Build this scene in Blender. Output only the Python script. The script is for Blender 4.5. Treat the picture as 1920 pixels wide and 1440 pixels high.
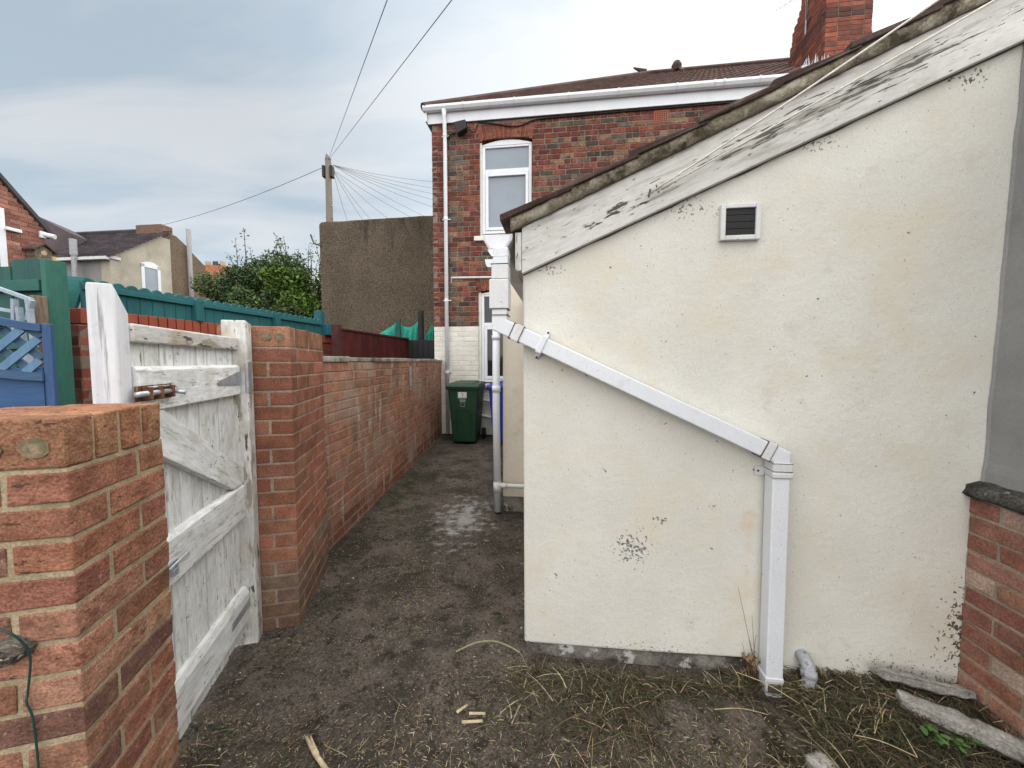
import bpy, bmesh, math, random
from mathutils import Vector, noise
S = bpy.context.scene
for o in list(bpy.data.objects): bpy.data.objects.remove(o)
R = math.radians
# ------------------------------------------------------------------ camera
H = 1.42
F = 721.0
PITCH = math.atan(42 / F)
cam = bpy.data.cameras.new("camera"); camo = bpy.data.objects.new("camera", cam)
S.collection.objects.link(camo)
camo.location = (0, 0, H); camo.rotation_euler = (R(90) - PITCH, 0, 0)
cam.sensor_width = 36; cam.sensor_fit = 'HORIZONTAL'; cam.lens = 36 * F / 1920
cam.clip_start = 0.02; cam.clip_end = 2000
S.camera = camo
S.render.resolution_x = 1024; S.render.resolution_y = 768
S.view_settings.view_transform = 'Standard'; S.view_settings.look = 'None'
S.view_settings.gamma = 1; S.view_settings.use_curve_mapping = False
S.view_settings.exposure = 0.45
# ------------------------------------------------------------------ sky and sun
SUN = Vector((0.43, 1, 0.88)).normalized()
w = bpy.data.worlds.new("World"); S.world = w; w.use_nodes = True
nt = w.node_tree; nt.nodes.clear()
def wn(t, **k):
    n = nt.nodes.new(t)
    for a, b in k.items(): setattr(n, a, b)
    return n
def wmath(op, a, b=None, c=None):
    n = wn('ShaderNodeMath', operation=op)
    for i, x in enumerate((a, b, c)):
        if x is None: continue
        if isinstance(x, (int, float)): n.inputs[i].default_value = x
        else: nt.links.new(x, n.inputs[i])
    return n.outputs[0]
def wstep(x, lo, hi, a, b):
    n = wn('ShaderNodeMapRange', interpolation_type='SMOOTHSTEP')
    nt.links.new(x, n.inputs[0])
    for i, q in enumerate((lo, hi, a, b)): n.inputs[i + 1].default_value = q
    return n.outputs[0]
tc = wn('ShaderNodeTexCoord')
sep = wn('ShaderNodeSeparateXYZ'); nt.links.new(tc.outputs['Generated'], sep.inputs[0])
dx, dy, dz = sep.outputs
den = wmath('ADD', wmath('MAXIMUM', dz, 0.0), 0.18)
cmb = wn('ShaderNodeCombineXYZ')
nt.links.new(wmath('DIVIDE', dx, den), cmb.inputs[0]); nt.links.new(wmath('DIVIDE', dy, den), cmb.inputs[1])
mp = wn('ShaderNodeMapping'); nt.links.new(cmb.outputs[0], mp.inputs[0])
mp.inputs['Rotation'].default_value = (0, 0, R(-38)); mp.inputs['Scale'].default_value = (0.55, 1.5, 1)
mp.inputs['Location'].default_value = (3.1, 1.7, 0)
nz = wn('ShaderNodeTexNoise'); nt.links.new(mp.outputs[0], nz.inputs['Vector'])
nz.inputs['Scale'].default_value = 1.9; nz.inputs['Detail'].default_value = 8; nz.inputs['Roughness'].default_value = 0.52
nz.inputs['Distortion'].default_value = 0.5
dot = wn('ShaderNodeVectorMath', operation='DOT_PRODUCT'); nt.links.new(tc.outputs['Generated'], dot.inputs[0])
dot.inputs[1].default_value = SUN
sd = dot.outputs['Value']
glow = wstep(sd, 0.62, 1.0, 0.0, 1.0)
dens = wmath('ADD', nz.outputs['Fac'], wmath('MULTIPLY', wstep(dx, -0.75, 0.12, -0.05, 0.11), 1.0))
ramp = wn('ShaderNodeValToRGB'); nt.links.new(dens, ramp.inputs[0])
ramp.color_ramp.elements[0].position = 0.36; ramp.color_ramp.elements[0].color = (0.325, 0.39, 0.45, 1)
ramp.color_ramp.elements[1].position = 0.60; ramp.color_ramp.elements[1].color = (0.47, 0.495, 0.515, 1)
e = ramp.color_ramp.elements.new(0.47); e.color = (0.40, 0.445, 0.485, 1)
# lift: brightness added overhead, behind camera and at right to light walls and gate
lift = wmath('ADD', wmath('ADD', wstep(dz, 0.66, 1.0, 0.0, 3.2), wstep(dy, 0.12, -0.6, 0.0, 1.9)), wstep(dx, 0.45, 0.95, 0.0, 3.4))
lum = wmath('ADD', wmath('ADD', wstep(dz, 0.0, 0.5, 1.22, 1.0), lift), wmath('MULTIPLY', wmath('POWER', glow, 1.3), 0.42))
clouds = wn('ShaderNodeVectorMath', operation='SCALE')
warm = wn('ShaderNodeMix', data_type='RGBA'); nt.links.new(wstep(lift, 0.0, 2.0, 0.0, 1.0), warm.inputs['Factor'])
nt.links.new(ramp.outputs[0], warm.inputs['A']); warm.inputs['B'].default_value = (0.58, 0.575, 0.56, 1)
nt.links.new(warm.outputs['Result'], clouds.inputs[0]); nt.links.new(wmath('MULTIPLY', lum, 10.6), clouds.inputs['Scale'])
sky = wn('ShaderNodeTexSky', sky_type='NISHITA', sun_disc=False)
sky.sun_elevation = math.asin(SUN.z); sky.sun_rotation = math.atan2(SUN.x, SUN.y)
mix = wn('ShaderNodeMix', data_type='RGBA'); mix.inputs['Factor'].default_value = 0.92
nt.links.new(sky.outputs[0], mix.inputs['A']); nt.links.new(clouds.outputs[0], mix.inputs['B'])
bg = wn('ShaderNodeBackground'); bg.inputs['Strength'].default_value = 0.1
nt.links.new(mix.outputs['Result'], bg.inputs[0])
ow = wn('ShaderNodeOutputWorld'); nt.links.new(bg.outputs[0], ow.inputs[0])
sl = bpy.data.lights.new("sun", 'SUN'); sl.energy = 0.7; sl.angle = R(25); sl.color = (1, 0.95, 0.87)
so = bpy.data.objects.new("sun", sl); S.collection.objects.link(so)
so.rotation_euler = SUN.to_track_quat('Z', 'Y').to_euler(); so.location = SUN * 30

rnd = random.Random(7)
# ------------------------------------------------------------------ geometry helpers
CP, SP = math.cos(PITCH), math.sin(PITCH)
def ray(px, py):
    u = (px - 960) / F; v = (720 - py) / F
    return Vector((u, CP + v * SP, -SP + v * CP))
def at(px, py, Y):
    d = ray(px, py); k = Y / d.y
    return Vector((d.x * k, Y, H + d.z * k))
class Frame:
    """local axes standing on the ground: a to the right, b away, z up"""
    def __init__(s, x, y, deg):
        s.O = Vector((x, y, 0)); s.X = Vector((math.cos(R(deg)), -math.sin(R(deg)), 0)); s.Y = Vector((math.sin(R(deg)), math.cos(R(deg)), 0))
    def __call__(s, a, b, z): return s.O + s.X * a + s.Y * b + Vector((0, 0, z))
    def loc(s, p): q = p - s.O; return Vector((q.dot(s.X), q.dot(s.Y), p.z))
    def pix(s, px, py, b=0):
        """measured point of the frame's own plane b = const"""
        d = ray(px, py); c = Vector((0, 0, H))
        k = (b - (c - s.O).dot(s.Y)) / d.dot(s.Y)
        return s.loc(c + d * k)
    def pixa(s, px, py, a=0):
        d = ray(px, py); c = Vector((0, 0, H))
        k = (a - (c - s.O).dot(s.X)) / d.dot(s.X)
        return s.loc(c + d * k)
FW = Frame(0.0598, 1.7953, 7.26)        # outbuilding front
HF = Frame(-1.495, 7.416, 7.26)         # house rear wall
GF = Frame(-0.95, 0.81, -14.8)          # near pier and gate
PF = Frame(-1.146, 1.997, -12.9)        # far pier
AF = Frame(-1.36, 2.60, 0)              # alley wall
LF = Frame(-3.4, 0, 7.26)               # lane wall line
WORLD = Frame(0, 0, 0)

def jit(c, v):
    k = 1 + rnd.uniform(-v, v) * 1.2
    return tuple(max(0, x * k * (1 + rnd.uniform(-v, v) * 0.35)) for x in c)
class MB:
    def __init__(s): s.v = []; s.f = []; s.c = []; s.lc = []
    def add(s, pts, faces, col=(1, 1, 1), lc=None):
        n = len(s.v); s.v += [Vector(p) for p in pts]
        s.lc += [Vector(q) for q in (lc or pts)]
        s.f += [tuple(i + n for i in f) for f in faces]; s.c += [col] * len(faces)
    def hexa(s, p, col=(1, 1, 1), lc=None):
        s.add(p, [(3, 2, 1, 0), (4, 5, 6, 7), (0, 1, 5, 4), (1, 2, 6, 5), (2, 3, 7, 6), (3, 0, 4, 7)], col, lc)
    def fb(s, fr, a0, a1, b0, b1, z0, z1, col=(1, 1, 1), j=0.0, grain=None):
        L = [(a0, b0, z0), (a1, b0, z0), (a1, b1, z0), (a0, b1, z0), (a0, b0, z1), (a1, b0, z1), (a1, b1, z1), (a0, b1, z1)]
        if j: L = [tuple(x + rnd.uniform(-j, j) for x in q) for q in L]
        off = Vector((rnd.random() * 9, rnd.random() * 9, rnd.random() * 9)) if grain else Vector((0, 0, 0))
        perm = {'z': (2, 0, 1), 'b': (1, 0, 2), 'a': (0, 1, 2), None: (0, 1, 2)}[grain]
        s.hexa([fr(*q) for q in L], col, [Vector([q[i] for i in perm]) + off for q in L])
    def prism(s, pts, ext, col=(1, 1, 1), lcf=None):
        n = len(pts); P = [Vector(p) for p in pts]; P2 = [p + Vector(ext) for p in P]
        fs = [tuple(range(n)), tuple(range(2 * n - 1, n - 1, -1))] + [((i + 1) % n, i, n + i, n + (i + 1) % n) for i in range(n)]
        s.add(P + P2, fs, col, [lcf(p) for p in P + P2] if lcf else None)
    def tube(s, pts, r, n=8, col=(1, 1, 1), cap=True):
        pts = [Vector(p) for p in pts]; rs = r if isinstance(r, (list, tuple)) else [r] * len(pts)
        N0 = len(s.v); up = None; V = []
        for i, p in enumerate(pts):
            t = (pts[min(i + 1, len(pts) - 1)] - pts[max(i - 1, 0)]).normalized()
            if up is None: up = t.orthogonal().normalized()
            up = (up - t * up.dot(t)).normalized(); sd_ = t.cross(up)
            for k in range(n):
                a = 2 * math.pi * k / n; V.append(p + (up * math.cos(a) + sd_ * math.sin(a)) * rs[i])
        fs = []
        for i in range(len(pts) - 1):
            for k in range(n):
                fs.append((i * n + k, i * n + (k + 1) % n, (i + 1) * n + (k + 1) % n, (i + 1) * n + k))
        if cap: fs += [tuple(range(n - 1, -1, -1)), tuple(range((len(pts) - 1) * n, len(pts) * n))]
        s.add(V, fs, col)
    def sweep(s, pts, prof, side, col=(1, 1, 1)):
        """profile (list of (along side, along up)) swept through pts; side is a fixed vector, up = tangent x side"""
        pts = [Vector(p) for p in pts]; side = Vector(side).normalized(); V = []; n = len(prof)
        for i, p in enumerate(pts):
            a = pts[max(i - 1, 0)]; b = pts[min(i + 1, len(pts) - 1)]
            if 0 < i < len(pts) - 1:
                t1 = (p - a).normalized(); t2 = (b - p).normalized(); t = (t1 + t2).normalized(); k = 1 / max(0.3, t.dot(t1))
            else: t = (b - a).normalized(); k = 1
            up = t.cross(side).normalized() * k
            for x, y in prof: V.append(p + side * x + up * y)
        fs = []
        for i in range(len(pts) - 1):
            for q in range(n): fs.append((i * n + q, i * n + (q + 1) % n, (i + 1) * n + (q + 1) % n, (i + 1) * n + q))
        fs += [tuple(range(n - 1, -1, -1)), tuple(range((len(pts) - 1) * n, len(pts) * n))]
        s.add(V, fs, col)
    def build(s, name, m, parent=None, smooth=False, bevel=0, seg=2):
        lo = Vector([min(v[i] for v in s.v) for i in range(3)]); hi = Vector([max(v[i] for v in s.v) for i in range(3)])
        org = Vector(((lo.x + hi.x) / 2, (lo.y + hi.y) / 2, lo.z))
        me = bpy.data.meshes.new(name); me.from_pydata([v - org for v in s.v], [], s.f)
        ca = me.color_attributes.new('col', 'FLOAT_COLOR', 'CORNER')
        arr = []
        for f, c in zip(s.f, s.c): arr += list((*c[:3], 1)) * len(f)
        ca.data.foreach_set('color', arr)
        la = me.attributes.new('lc', 'FLOAT_VECTOR', 'POINT'); la.data.foreach_set('vector', [x for q in s.lc for x in q])
        bm = bmesh.new(); bm.from_mesh(me); bmesh.ops.recalc_face_normals(bm, faces=bm.faces); bm.to_mesh(me); bm.free()
        me.materials.append(m)
        if smooth: me.polygons.foreach_set('use_smooth', [True] * len(me.polygons))
        o = bpy.data.objects.new(name, me); S.collection.objects.link(o)
        pw = Vector((0, 0, 0)); q = parent
        while q: pw += q.location; q = q.parent
        o.location = org - pw; o.parent = parent
        if bevel:
            b = o.modifiers.new('bevel', 'BEVEL'); b.width = bevel; b.segments = seg; b.limit_method = 'ANGLE'; b.angle_limit = R(40); b.harden_normals = False
        return o
def tag(o, label=None, cat=None, group=None, kind=None):
    for k, v in (('label', label), ('category', cat), ('group', group), ('kind', kind)):
        if v: o[k] = v
    return o
def thing(name, loc, label, cat, group=None):
    o = bpy.data.objects.new(name, None); S.collection.objects.link(o); o.location = loc; o.empty_display_size = 0.1
    return tag(o, label, cat, group)

# ------------------------------------------------------------------ materials
def mat(name, base, rough=0.8, spec=0.25, metal=0, attr=False, var=0.18, vscale=6.0, fine=0.12, fscale=90.0,
        bump=0.25, bscale=70.0, bdist=0.003, over=(), wear=(), coord='lc', stretch=(1, 1, 1), alpha=None, big=0.0):
    """base colour (x per-face colour) x two noises, then overlays (colour, scale, lo, hi[, stretch[, centre, radius]])"""
    m = bpy.data.materials.new(name); m.use_nodes = True; t = m.node_tree; t.nodes.clear()
    N = lambda ty, **k: [setattr(n, a, b) for n in [t.nodes.new(ty)] for a, b in k.items()] and t.nodes[-1] or t.nodes[-1]
    L = t.links.new
    out = N('ShaderNodeOutputMaterial'); pb = N('ShaderNodeBsdfPrincipled'); L(pb.outputs[0], out.inputs[0])
    pb.inputs['Roughness'].default_value = rough; pb.inputs['Specular IOR Level'].default_value = spec; pb.inputs['Metallic'].default_value = metal
    if coord == 'lc': ac = N('ShaderNodeAttribute', attribute_name='lc'); V = ac.outputs['Vector']
    else: ac = N('ShaderNodeTexCoord'); V = ac.outputs['Object']
    def noi(scale, st=(1, 1, 1), det=4, rg=0.6, seed=0.0):
        mp_ = N('ShaderNodeMapping'); L(V, mp_.inputs[0]); mp_.inputs['Scale'].default_value = st; mp_.inputs['Location'].default_value = (seed, seed * 1.7, -seed)
        n = N('ShaderNodeTexNoise'); L(mp_.outputs[0], n.inputs['Vector']); n.inputs['Scale'].default_value = scale
        n.inputs['Detail'].default_value = det; n.inputs['Roughness'].default_value = rg
        return n.outputs['Fac']
    def rng(x, lo, hi, a, b, sm=True):
        n = N('ShaderNodeMapRange'); n.interpolation_type = 'SMOOTHSTEP' if sm else 'LINEAR'; L(x, n.inputs[0])
        for i, q in enumerate((lo, hi, a, b)): n.inputs[i + 1].default_value = q
        return n.outputs[0]
    def mth(op, a, b):
        n = N('ShaderNodeMath', operation=op)
        for i, x in enumerate((a, b)):
            if isinstance(x, (int, float)): n.inputs[i].default_value = x
            else: L(x, n.inputs[i])
        return n.outputs[0]
    col = N('ShaderNodeRGB'); col.outputs[0].default_value = (*base, 1); C = col.outputs[0]
    if attr:
        at_ = N('ShaderNodeAttribute', attribute_name='col'); mx = N('ShaderNodeMix', data_type='RGBA', blend_type='MULTIPLY'); mx.inputs['Factor'].default_value = 1
        L(C, mx.inputs['A']); L(at_.outputs['Color'], mx.inputs['B']); C = mx.outputs['Result']
    k = mth('MULTIPLY', rng(noi(vscale, stretch, 5), 0.3, 0.7, 1 - var, 1 + var), rng(noi(fscale, stretch, 3, seed=3), 0.3, 0.7, 1 - fine, 1 + fine))
    if big: k = mth('MULTIPLY', k, rng(noi(0.9, (1, 1, 1), 4, seed=9), 0.35, 0.65, 1 - big, 1 + big))
    sc = N('ShaderNodeVectorMath', operation='SCALE'); L(C, sc.inputs[0]); L(k, sc.inputs['Scale']); C = sc.outputs[0]
    hgt = noi(bscale, stretch, 6, 0.65, 5)
    for i, ov in enumerate(over):
        c2, scl, lo, hi = ov[:4]; st = ov[4] if len(ov) > 4 and ov[4] else (1, 1, 1)
        fac = rng(noi(scl, st, 6, 0.62, 11.3 + 2.1 * i), lo, hi, 0, 1)
        if len(ov) > 5:
            sub = N('ShaderNodeVectorMath', operation='SUBTRACT'); L(V, sub.inputs[0]); sub.inputs[1].default_value = ov[5]
            dv = N('ShaderNodeVectorMath', operation='DIVIDE'); L(sub.outputs[0], dv.inputs[0]); dv.inputs[1].default_value = ov[6]
            ln = N('ShaderNodeVectorMath', operation='LENGTH'); L(dv.outputs[0], ln.inputs[0])
            fac = rng(mth('SUBTRACT', noi(scl, st, 6, 0.62, 11.3 + 2.1 * i), mth('MULTIPLY', rng(ln.outputs['Value'], 0.0, 1.0, 0, 1, False), 0.35)), lo, hi, 0, 1)
        mx = N('ShaderNodeMix', data_type='RGBA'); L(fac, mx.inputs['Factor']); L(C, mx.inputs['A']); mx.inputs['B'].default_value = (*c2, 1); C = mx.outputs['Result']
        if len(ov) > 7: hgt = mth('ADD', hgt, mth('MULTIPLY', fac, ov[7]))
    L(C, pb.inputs['Base Color'])
    if bump:
        bp = N('ShaderNodeBump'); bp.inputs['Strength'].default_value = bump; bp.inputs['Distance'].default_value = bdist
        L(hgt, bp.inputs['Height']); L(bp.outputs[0], pb.inputs['Normal'])
    return m
W3 = (1, 1, 1)
M = {}
M['brick'] = mat('brick_face', W3, 0.9, 0.15, attr=True, var=0.22, vscale=14, fine=0.28, fscale=130, bump=0.7, bscale=95, bdist=0.006, big=0.12,
                 over=[((0.10, 0.05, 0.035), 55, 0.66, 0.76), ((0.42, 0.30, 0.22), 5, 0.60, 0.85), ((0.05, 0.035, 0.03), 26, 0.68, 0.72, (1, 1, 3))])
M['pier_brick'] = mat('rustic_brick_face', W3, 0.9, 0.15, attr=True, var=0.25, vscale=16, fine=0.3, fscale=160, bump=1.0, bscale=34, bdist=0.014,
                 over=[((0.13, 0.06, 0.045), 70, 0.64, 0.74), ((0.30, 0.18, 0.115), 9, 0.58, 0.8), ((0.09, 0.05, 0.038), 22, 0.635, 0.66, (1, 1, 3.0)), ((0.20, 0.085, 0.056), 26, 0.56, 0.64, (1, 1, 1.6)), ((0.33, 0.20, 0.15), 45, 0.62, 0.68)])
M['alley_brick'] = mat('alley_brick_face', W3, 0.92, 0.1, attr=True, var=0.22, vscale=11, fine=0.25, fscale=110, bump=0.6, bscale=85, bdist=0.005, big=0.15,
                 over=[((0.33, 0.255, 0.205), 2.2, 0.48, 0.72), ((0.15, 0.095, 0.07), 3.0, 0.53, 0.76, (1, 1, 0.5)), ((0.42, 0.35, 0.29), 9, 0.55, 0.70, (1, 1, 0.25))])
M['mortar'] = mat('mortar', (0.33, 0.265, 0.175), 0.95, 0.1, var=0.2, vscale=9, fine=0.25, fscale=220, bump=0.6, bscale=200, over=[((0.20, 0.17, 0.11), 9, 0.52, 0.7), ((0.25, 0.24, 0.14), 15, 0.6, 0.7)])
M['mortar_grey'] = mat('grey_mortar', (0.30, 0.25, 0.195), 0.95, 0.1, var=0.2, vscale=7, fine=0.25, fscale=200, bump=0.6, bscale=170, over=[((0.08, 0.065, 0.05), 5, 0.55, 0.8)])
M['patch'] = mat('mossy_mortar', (0.19, 0.15, 0.10), 0.95, 0.1, var=0.3, vscale=14, fine=0.3, fscale=90, bump=0.9, bscale=70, over=[((0.12, 0.115, 0.065), 20, 0.5, 0.64), ((0.25, 0.11, 0.07), 26, 0.55, 0.66)])
M['mortar_dark'] = mat('dark_mortar', (0.20, 0.155, 0.125), 0.95, 0.1, var=0.2, vscale=7, fine=0.2, fscale=200, bump=0.4)
M['render'] = mat('cream_render', (0.655, 0.638, 0.585), 0.85, 0.2, var=0.05, vscale=2.2, fine=0.05, fscale=120, bump=0.65, bscale=30, bdist=0.005, big=0.035,
                  over=[((0.63, 0.585, 0.49), 2.6, 0.46, 0.70), ((0.61, 0.585, 0.53), 7.0, 0.58, 0.72), ((0.22, 0.195, 0.165), 95, 0.67, 0.695), ((0.16, 0.15, 0.135), 30, 0.70, 0.715), ((0.20, 0.18, 0.15), 210, 0.65, 0.69),
                        ((0.17, 0.165, 0.16), 78, 0.475, 0.49, None, (0.50, 0.0, 0.56), (0.22, 0.3, 0.22), -0.5),
                        ((0.17, 0.165, 0.16), 60, 0.51, 0.525, None, (0.62, 0.0, 0.70), (0.14, 0.3, 0.09), -0.5),
                        ((0.10, 0.08, 0.065), 62, 0.44, 0.49, None, (1.88, 0.0, 0.28), (0.25, 0.3, 0.55)),
                        ((0.14, 0.115, 0.09), 85, 0.46, 0.51, None, (1.6, 0.0, 0.02), (0.7, 0.3, 0.30)),
                        ((0.16, 0.13, 0.10), 85, 0.47, 0.52, None, (0.6, 0.0, 0.02), (0.9, 0.3, 0.26)),
                        ((0.10, 0.08, 0.06), 36, 0.48, 0.54, None, (0.0, 0.0, 0.04), (0.12, 0.3, 0.22)),
                        ((0.15, 0.12, 0.09), 75, 0.50, 0.55, None, (0.12, 0.0, 1.84), (0.30, 0.3, 0.10)),
                        ((0.15, 0.12, 0.09), 75, 0.50, 0.55, None, (0.70, 0.0, 2.08), (0.45, 0.3, 0.13)),
                        ((0.13, 0.11, 0.08), 75, 0.50, 0.56, None, (1.22, 0.0, 2.32), (0.35, 0.3, 0.13)),
                        ((0.13, 0.11, 0.08), 75, 0.485, 0.54, None, (1.75, 0.0, 2.53), (0.3, 0.3, 0.12)),
                        ((0.60, 0.46, 0.34), 5, 0.42, 0.62, None, (1.0, 0.0, 0.5), (0.08, 0.3, 0.7)),
                        ((0.42, 0.33, 0.25), 9, 0.42, 0.60, (1, 1, 0.5), (0.085, 0.0, 1.47), (0.07, 0.3, 0.09))])
M['greyrender'] = mat('grey_render', (0.25, 0.245, 0.24), 0.9, 0.15, var=0.08, vscale=3, fine=0.06, fscale=140, bump=0.35, bscale=60, over=[((0.19, 0.185, 0.18), 4, 0.55, 0.8)])
M['plinth'] = mat('concrete_plinth', (0.20, 0.185, 0.165), 0.95, 0.1, var=0.3, vscale=10, fine=0.2, bump=0.8, bscale=40, bdist=0.012, over=[((0.05, 0.042, 0.034), 7, 0.44, 0.62), ((0.50, 0.49, 0.47), 9, 0.57, 0.64)])
PEEL = [((0.30, 0.27, 0.23), 20, 0.60, 0.68, (0.12, 1, 1)), ((0.13, 0.11, 0.09), 26, 0.655, 0.685, (0.10, 1, 1), )]
M['gatepaint'] = mat('weathered_white_paint', (0.68, 0.69, 0.69), 0.75, 0.25, var=0.10, vscale=9, fine=0.12, fscale=70, bump=0.9, bscale=30, bdist=0.004, stretch=(0.22, 1, 1),
                     over=[((0.50, 0.49, 0.45), 6, 0.50, 0.72), ((0.42, 0.41, 0.38), 48, 0.57, 0.66, (0.22, 1, 1)), ((0.22, 0.20, 0.17), 60, 0.65, 0.685, (0.16, 1, 1)), ((0.11, 0.10, 0.085), 80, 0.67, 0.69, (0.22, 1, 1)), ((0.13, 0.115, 0.09), 40, 0.665, 0.69)])
M['peelpaint'] = mat('flaking_white_paint', (0.56, 0.55, 0.53), 0.8, 0.2, var=0.12, vscale=8, fine=0.12, fscale=80, bump=0.9, bscale=40, bdist=0.004, stretch=(0.3, 1, 1),
                     over=[((0.42, 0.38, 0.31), 6, 0.48, 0.7), ((0.30, 0.27, 0.22), 24, 0.53, 0.62, (0.25, 1, 1)), ((0.10, 0.09, 0.07), 34, 0.60, 0.64, (0.22, 1, 1))])
M['postpaint'] = mat('smooth_white_paint', (0.62, 0.63, 0.66), 0.65, 0.3, var=0.07, vscale=5, fine=0.07, fscale=70, bump=0.5, bscale=18, stretch=(0.08, 1, 1),
                     over=[((0.46, 0.48, 0.54), 14, 0.46, 0.66, (0.1, 1, 1)), ((0.30, 0.30, 0.32), 40, 0.60, 0.68, (0.06, 1, 1)), ((0.44, 0.44, 0.44), 9, 0.54, 0.7), ((0.25, 0.24, 0.22), 40, 0.70, 0.73)])
M['barge'] = mat('barge_paint', (0.555, 0.545, 0.52), 0.75, 0.2, var=0.07, vscale=4, fine=0.08, fscale=100, bump=0.8, bscale=30, bdist=0.004, stretch=(0.2, 1, 1),
                 over=[((0.47, 0.455, 0.42), 5, 0.5, 0.75), ((0.40, 0.385, 0.36), 26, 0.52, 0.66, (0.1, 1, 1)), ((0.36, 0.33, 0.29), 55, 0.47, 0.54, (0.10, 1, 1), (1.25, 0, 0.09), (2.2, 1, 0.13), -0.5), ((0.13, 0.12, 0.105), 95, 0.50, 0.53, (0.08, 1, 1), (1.40, 0, 0.10), (2.2, 1, 0.13), -0.8), ((0.085, 0.075, 0.065), 70, 0.535, 0.555, (0.08, 1, 1), (1.45, 0, 0.11), (1.6, 1, 0.09), -0.8), ((0.09, 0.08, 0.065), 60, 0.50, 0.53, (0.2, 1, 1), (0.5, 0, 0.07), (0.7, 1, 0.09), -0.6), ((0.14, 0.12, 0.10), 70, 0.64, 0.67, (0.4, 1, 1))])
M['upvc'] = mat('white_plastic', (0.675, 0.695, 0.735), 0.4, 0.4, var=0.03, vscale=5, fine=0.03, bump=0.05, over=[((0.55, 0.55, 0.54), 7, 0.6, 0.8), ((0.33, 0.31, 0.29), 130, 0.655, 0.69), ((0.30, 0.28, 0.25), 45, 0.69, 0.71)])
M['upvcdirty'] = mat('dirty_white_plastic', (0.62, 0.62, 0.625), 0.5, 0.3, var=0.05, vscale=6, fine=0.05, bump=0.1, over=[((0.50, 0.48, 0.45), 8, 0.5, 0.75), ((0.20, 0.18, 0.15), 55, 0.66, 0.71), ((0.25, 0.22, 0.18), 14, 0.66, 0.75)])
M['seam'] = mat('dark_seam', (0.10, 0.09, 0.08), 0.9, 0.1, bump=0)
M['whitemason'] = mat('white_painted_brick', (0.64, 0.625, 0.575), 0.85, 0.2, attr=True, var=0.06, fine=0.06, bump=0.5, bscale=50, over=[((0.5, 0.46, 0.38), 4, 0.58, 0.8), ((0.25, 0.2, 0.15), 22, 0.70, 0.74)])
M['glass'] = mat('sky_tinted_pane', (0.22, 0.255, 0.30), 0.12, 0.5, var=0.06, vscale=2, fine=0.0, bump=0)  # pale base colour holds the sky reflection and the blind behind the glass
M['darkglass'] = mat('dark_pane', (0.016, 0.018, 0.02), 0.06, 0.5, var=0.2, vscale=3, fine=0, bump=0)
M['black'] = mat('black_plastic', (0.012, 0.012, 0.013), 0.5, 0.3, var=0.2, bump=0.1)
M['rust'] = mat('rusty_steel', (0.16, 0.07, 0.035), 0.75, 0.4, metal=0.4, var=0.4, vscale=40, fine=0.3, bump=0.6, bscale=120, over=[((0.35, 0.33, 0.31), 30, 0.58, 0.66)])
M['galv'] = mat('galvanised_steel', (0.42, 0.45, 0.49), 0.45, 0.5, metal=0.6, var=0.15, vscale=20, fine=0.1, bump=0.15, over=[((0.12, 0.10, 0.08), 30, 0.68, 0.74)])
M['lichen'] = mat('lichened_mortar', (0.22, 0.19, 0.145), 0.95, 0.1, var=0.3, vscale=9, fine=0.25, fscale=80, bump=1.0, bscale=40, bdist=0.012, over=[((0.40, 0.37, 0.30), 11, 0.55, 0.66), ((0.06, 0.05, 0.035), 9, 0.52, 0.66), ((0.26, 0.24, 0.13), 17, 0.62, 0.7)])
M['darktile'] = mat('brown_roof_tile', (0.085, 0.055, 0.048), 0.85, 0.2, var=0.3, vscale=5, fine=0.2, bump=0.6, bscale=60, over=[((0.16, 0.13, 0.10), 9, 0.6, 0.72)])
M['slatetile'] = mat('grey_roof_tile', (0.060, 0.052, 0.056), 0.8, 0.2, attr=True, var=0.2, vscale=2, fine=0.15, bump=0.3)
M['capstone'] = mat('weathered_coping', (0.085, 0.08, 0.072), 0.95, 0.1, var=0.4, vscale=14, fine=0.4, fscale=90, bump=1.2, bscale=45, bdist=0.02, over=[((0.25, 0.24, 0.22), 20, 0.6, 0.7)])
M['coping'] = mat('concrete_coping', (0.30, 0.28, 0.24), 0.9, 0.1, var=0.25, vscale=5, fine=0.2, bump=0.6, bscale=50, over=[((0.12, 0.105, 0.08), 5, 0.5, 0.7)])
M['teal'] = mat('teal_fence_paint', (0.020, 0.105, 0.115), 0.7, 0.25, attr=True, var=0.15, vscale=5, fine=0.1, bump=0.4, bscale=25, stretch=(0.15, 1, 1), over=[((0.04, 0.15, 0.15), 12, 0.6, 0.75, (0.15, 1, 1))])
M['greenpaint'] = mat('dark_green_paint', (0.018, 0.082, 0.070), 0.65, 0.3, attr=True, var=0.18, vscale=4, fine=0.1, bump=0.4, bscale=25, stretch=(0.15, 1, 1), over=[((0.035, 0.13, 0.115), 6, 0.6, 0.75, (0.2, 1, 1)), ((0.012, 0.06, 0.05), 14, 0.64, 0.72, (0.15, 1, 1))])
M['blue'] = mat('blue_paint', (0.036, 0.080, 0.165), 0.65, 0.3, attr=True, var=0.18, vscale=8, fine=0.1, bump=0.4, bscale=30, stretch=(0.15, 1, 1), over=[((0.07, 0.12, 0.22), 14, 0.6, 0.75, (0.2, 1, 1)), ((0.45, 0.47, 0.48), 40, 0.72, 0.75, (0.3, 1, 1))])
M['palemetal'] = mat('pale_blue_frame', (0.30, 0.36, 0.43), 0.5, 0.4, var=0.1, bump=0.1, over=[((0.3, 0.2, 0.12), 30, 0.68, 0.74)])
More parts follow.
